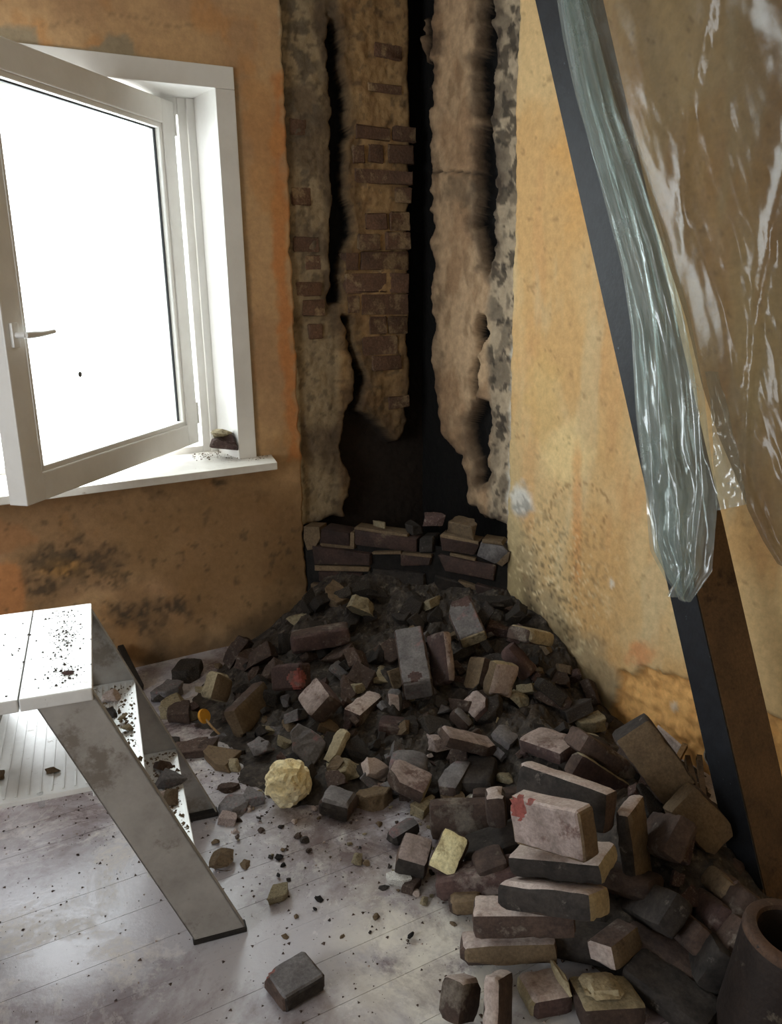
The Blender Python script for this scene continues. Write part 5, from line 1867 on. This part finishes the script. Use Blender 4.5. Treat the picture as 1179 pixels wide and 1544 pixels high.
# ---- clay pipe at the lower right corner
pipe = tag(empty('clay_pipe', (0, 0, 0)), 'dark clay flue pipe with a rusty rim standing at the bottom right corner', 'pipe')
pc = on_z(1200, 1408, .27)
ax_ = np.array([.10, -.10, 1.0])
ax_ /= np.linalg.norm(ax_)
L_ = pc[2] / ax_[2]
base = pc - ax_ * L_
pipe.location = base
ro, ri = .096, .070
bm = bmesh.new()
A_ = Vector(tuple(ax_))
a_ = A_.orthogonal().normalized()
b_ = A_.cross(a_)
prof = [(0, ro), (.25, ro), (.6, ro * .985), (.86, ro * .99), (.93, ro), (.98, ro * .985), (1.0, ro * .95), (1.0, ri * 1.05), (.97, ri), (.5, ri), (.05, ri)]
rings = []
for s_, rad in prof:
    rings.append([bm.verts.new(A_ * (L_ * s_) + (a_ * math.cos(2 * math.pi * k / 40) + b_ * math.sin(2 * math.pi * k / 40)) * rad * (1 + .01 * math.sin(k * 1.7 + s_ * 9))) for k in range(40)])
for r0, r1 in zip(rings, rings[1:]):
    for k in range(40):
        bm.faces.new((r0[k], r0[(k + 1) % 40], r1[(k + 1) % 40], r1[k]))
for fc in bm.faces:
    zc_ = sum((v.co @ A_ for v in fc.verts), 0) / len(fc.verts) / L_
    fc.material_index = 0
bmesh.ops.recalc_face_normals(bm, faces=bm.faces)
bm_obj('pipe_body', bm, 'pipe_dark', pipe, smooth=True, sharp=50)
bm = bmesh.new()
rings = []
for s_, rad in [(.945, ro * 1.004), (.985, ro * .99), (1.004, ro * .95), (1.004, ri * 1.04), (.975, ri * .985)]:
    rings.append([bm.verts.new(A_ * (L_ * s_) + (a_ * math.cos(2 * math.pi * k / 40) + b_ * math.sin(2 * math.pi * k / 40)) * rad) for k in range(40)])
for r0, r1 in zip(rings, rings[1:]):
    for k in range(40):
        bm.faces.new((r0[k], r0[(k + 1) % 40], r1[(k + 1) % 40], r1[k]))
bmesh.ops.recalc_face_normals(bm, faces=bm.faces)
bm_obj('rim', bm, 'terracotta', pipe, smooth=True, sharp=60)

# ---- tin and laths behind the leaning bricks
p, t = on_heap(1078, 1150)
cn = at_dist(1080, 1140, np.linalg.norm(on_right(1080, 1140) - CAM) - .10)
tin = tag(empty('tin_can', cn), 'small open tin lying by the wall behind the blue-edged beam', 'tin')
bm = bmesh.new()
cd = (CAM - cn) / np.linalg.norm(CAM - cn)
dirc = Vector(tuple(cd * .7 + np.array([-.3, -.2, .3]))).normalized()
a_, b_ = dirc.orthogonal().normalized(), None
b_ = dirc.cross(a_)
rc = .034
rings = [[bm.verts.new(dirc * s_ + (a_ * math.cos(2 * math.pi * k / 24) + b_ * math.sin(2 * math.pi * k / 24)) * rd) for k in range(24)] for s_, rd in ((-.09, .001), (-.09, rc), (0, rc), (.002, rc * 1.04), (.002, rc * .94), (-.08, rc * .93), (-.08, .001))]
for r0, r1 in zip(rings, rings[1:]):
    for k in range(24):
        bm.faces.new((r0[k], r0[(k + 1) % 24], r1[(k + 1) % 24], r1[k]))
bmesh.ops.recalc_face_normals(bm, faces=bm.faces)
bm_obj('tin_body', bm, 'steel', tin, smooth=True, sharp=40)
for k, (a, b, w_, lab) in enumerate([((1046, 1140), (1098, 1216), .012, 'brown lath behind the large leaning brick, left of two'), ((1064, 1138), (1106, 1212), .010, 'brown lath behind the large leaning brick, right of two'),
                                     ((1043, 1120), (1050, 1160), .008, 'short pale splinter of wood standing before the bare plaster patch')]):
    pa = on_right(*a, 0) + np.array([-.03, 0, 0])
    pb = on_right(*b, 0) + np.array([-.16, -.02, 0])
    pb[2] = max(pb[2], .02)
    bm = bmesh.new()
    d = Vector(tuple(pb - pa))
    xf = Matrix.Translation(Vector(tuple(pa))) @ d.to_track_quat('Z', 'X').to_matrix().to_4x4()
    add_box(bm, (-w_, -.006, 0), (w_, .006, d.length * 1.15), .002, 0, xf)
    tag(bm_obj('wood_lath', bm, 'stick' if k == 2 else 'wood', None), lab, 'lath')
# plaster flake propped behind the large leaning brick
p = on_right(1020, 1125) + np.array([-.03, 0, 0])
o = mesh_obj('plaster_flake', [p + np.array(v) for v in ((0, .06, .05), (-.005, -.05, .03), (-.012, -.03, -.05), (.006, .06, .055), (.001, -.05, .035), (-.006, -.03, -.045))], [(0, 1, 2), (3, 5, 4), (0, 3, 4, 1), (1, 4, 5, 2), (2, 5, 3, 0)], 'dust')
tag(o, 'pale triangular plaster flake wedged behind the large leaning brick', 'plaster flake')

# ---- loose pieces lying on the hearth stump
for x, y, px, nm, m, lab, asp in ((699, 790, 52, 'mortar_lump', 'tan', 'grey-brown mortar wedge lying on the right of the hearth stump', .8), (572, 788, 24, 'mortar_lump', 'mortar', 'thin pale mortar splinter lying on the middle of the hearth stump', .4),
                                  (655, 778, 34, 'brick_fragment', 'wine', 'reddish sooty brick lump at the back of the hearth stump', .9), (620, 792, 30, 'brick_fragment', 'soot', 'sooty black lump on the middle of the hearth stump', .9)):
    q = on_hearth(x, y + px * .35, -.05)
    t = np.linalg.norm(q - CAM)
    sz = px * t / F
    me = SHD[(px * 3) % len(SHD)]
    o = bpy.data.objects.new(nm, me)
    link(o)
    o.material_slots[0].link = 'OBJECT'
    o.material_slots[0].material = MAT[m]
    o.scale = (sz, sz * asp, sz * 1.2)
    o.rotation_euler = (0, 0, px)
    o.location = (q[0], q[1], q[2] - min(v.co.z for v in me.vertices) * sz * 1.2)
    tag(o, lab, 'mortar lump' if nm == 'mortar_lump' else 'brick fragment', 'pieces lying on the hearth stump')
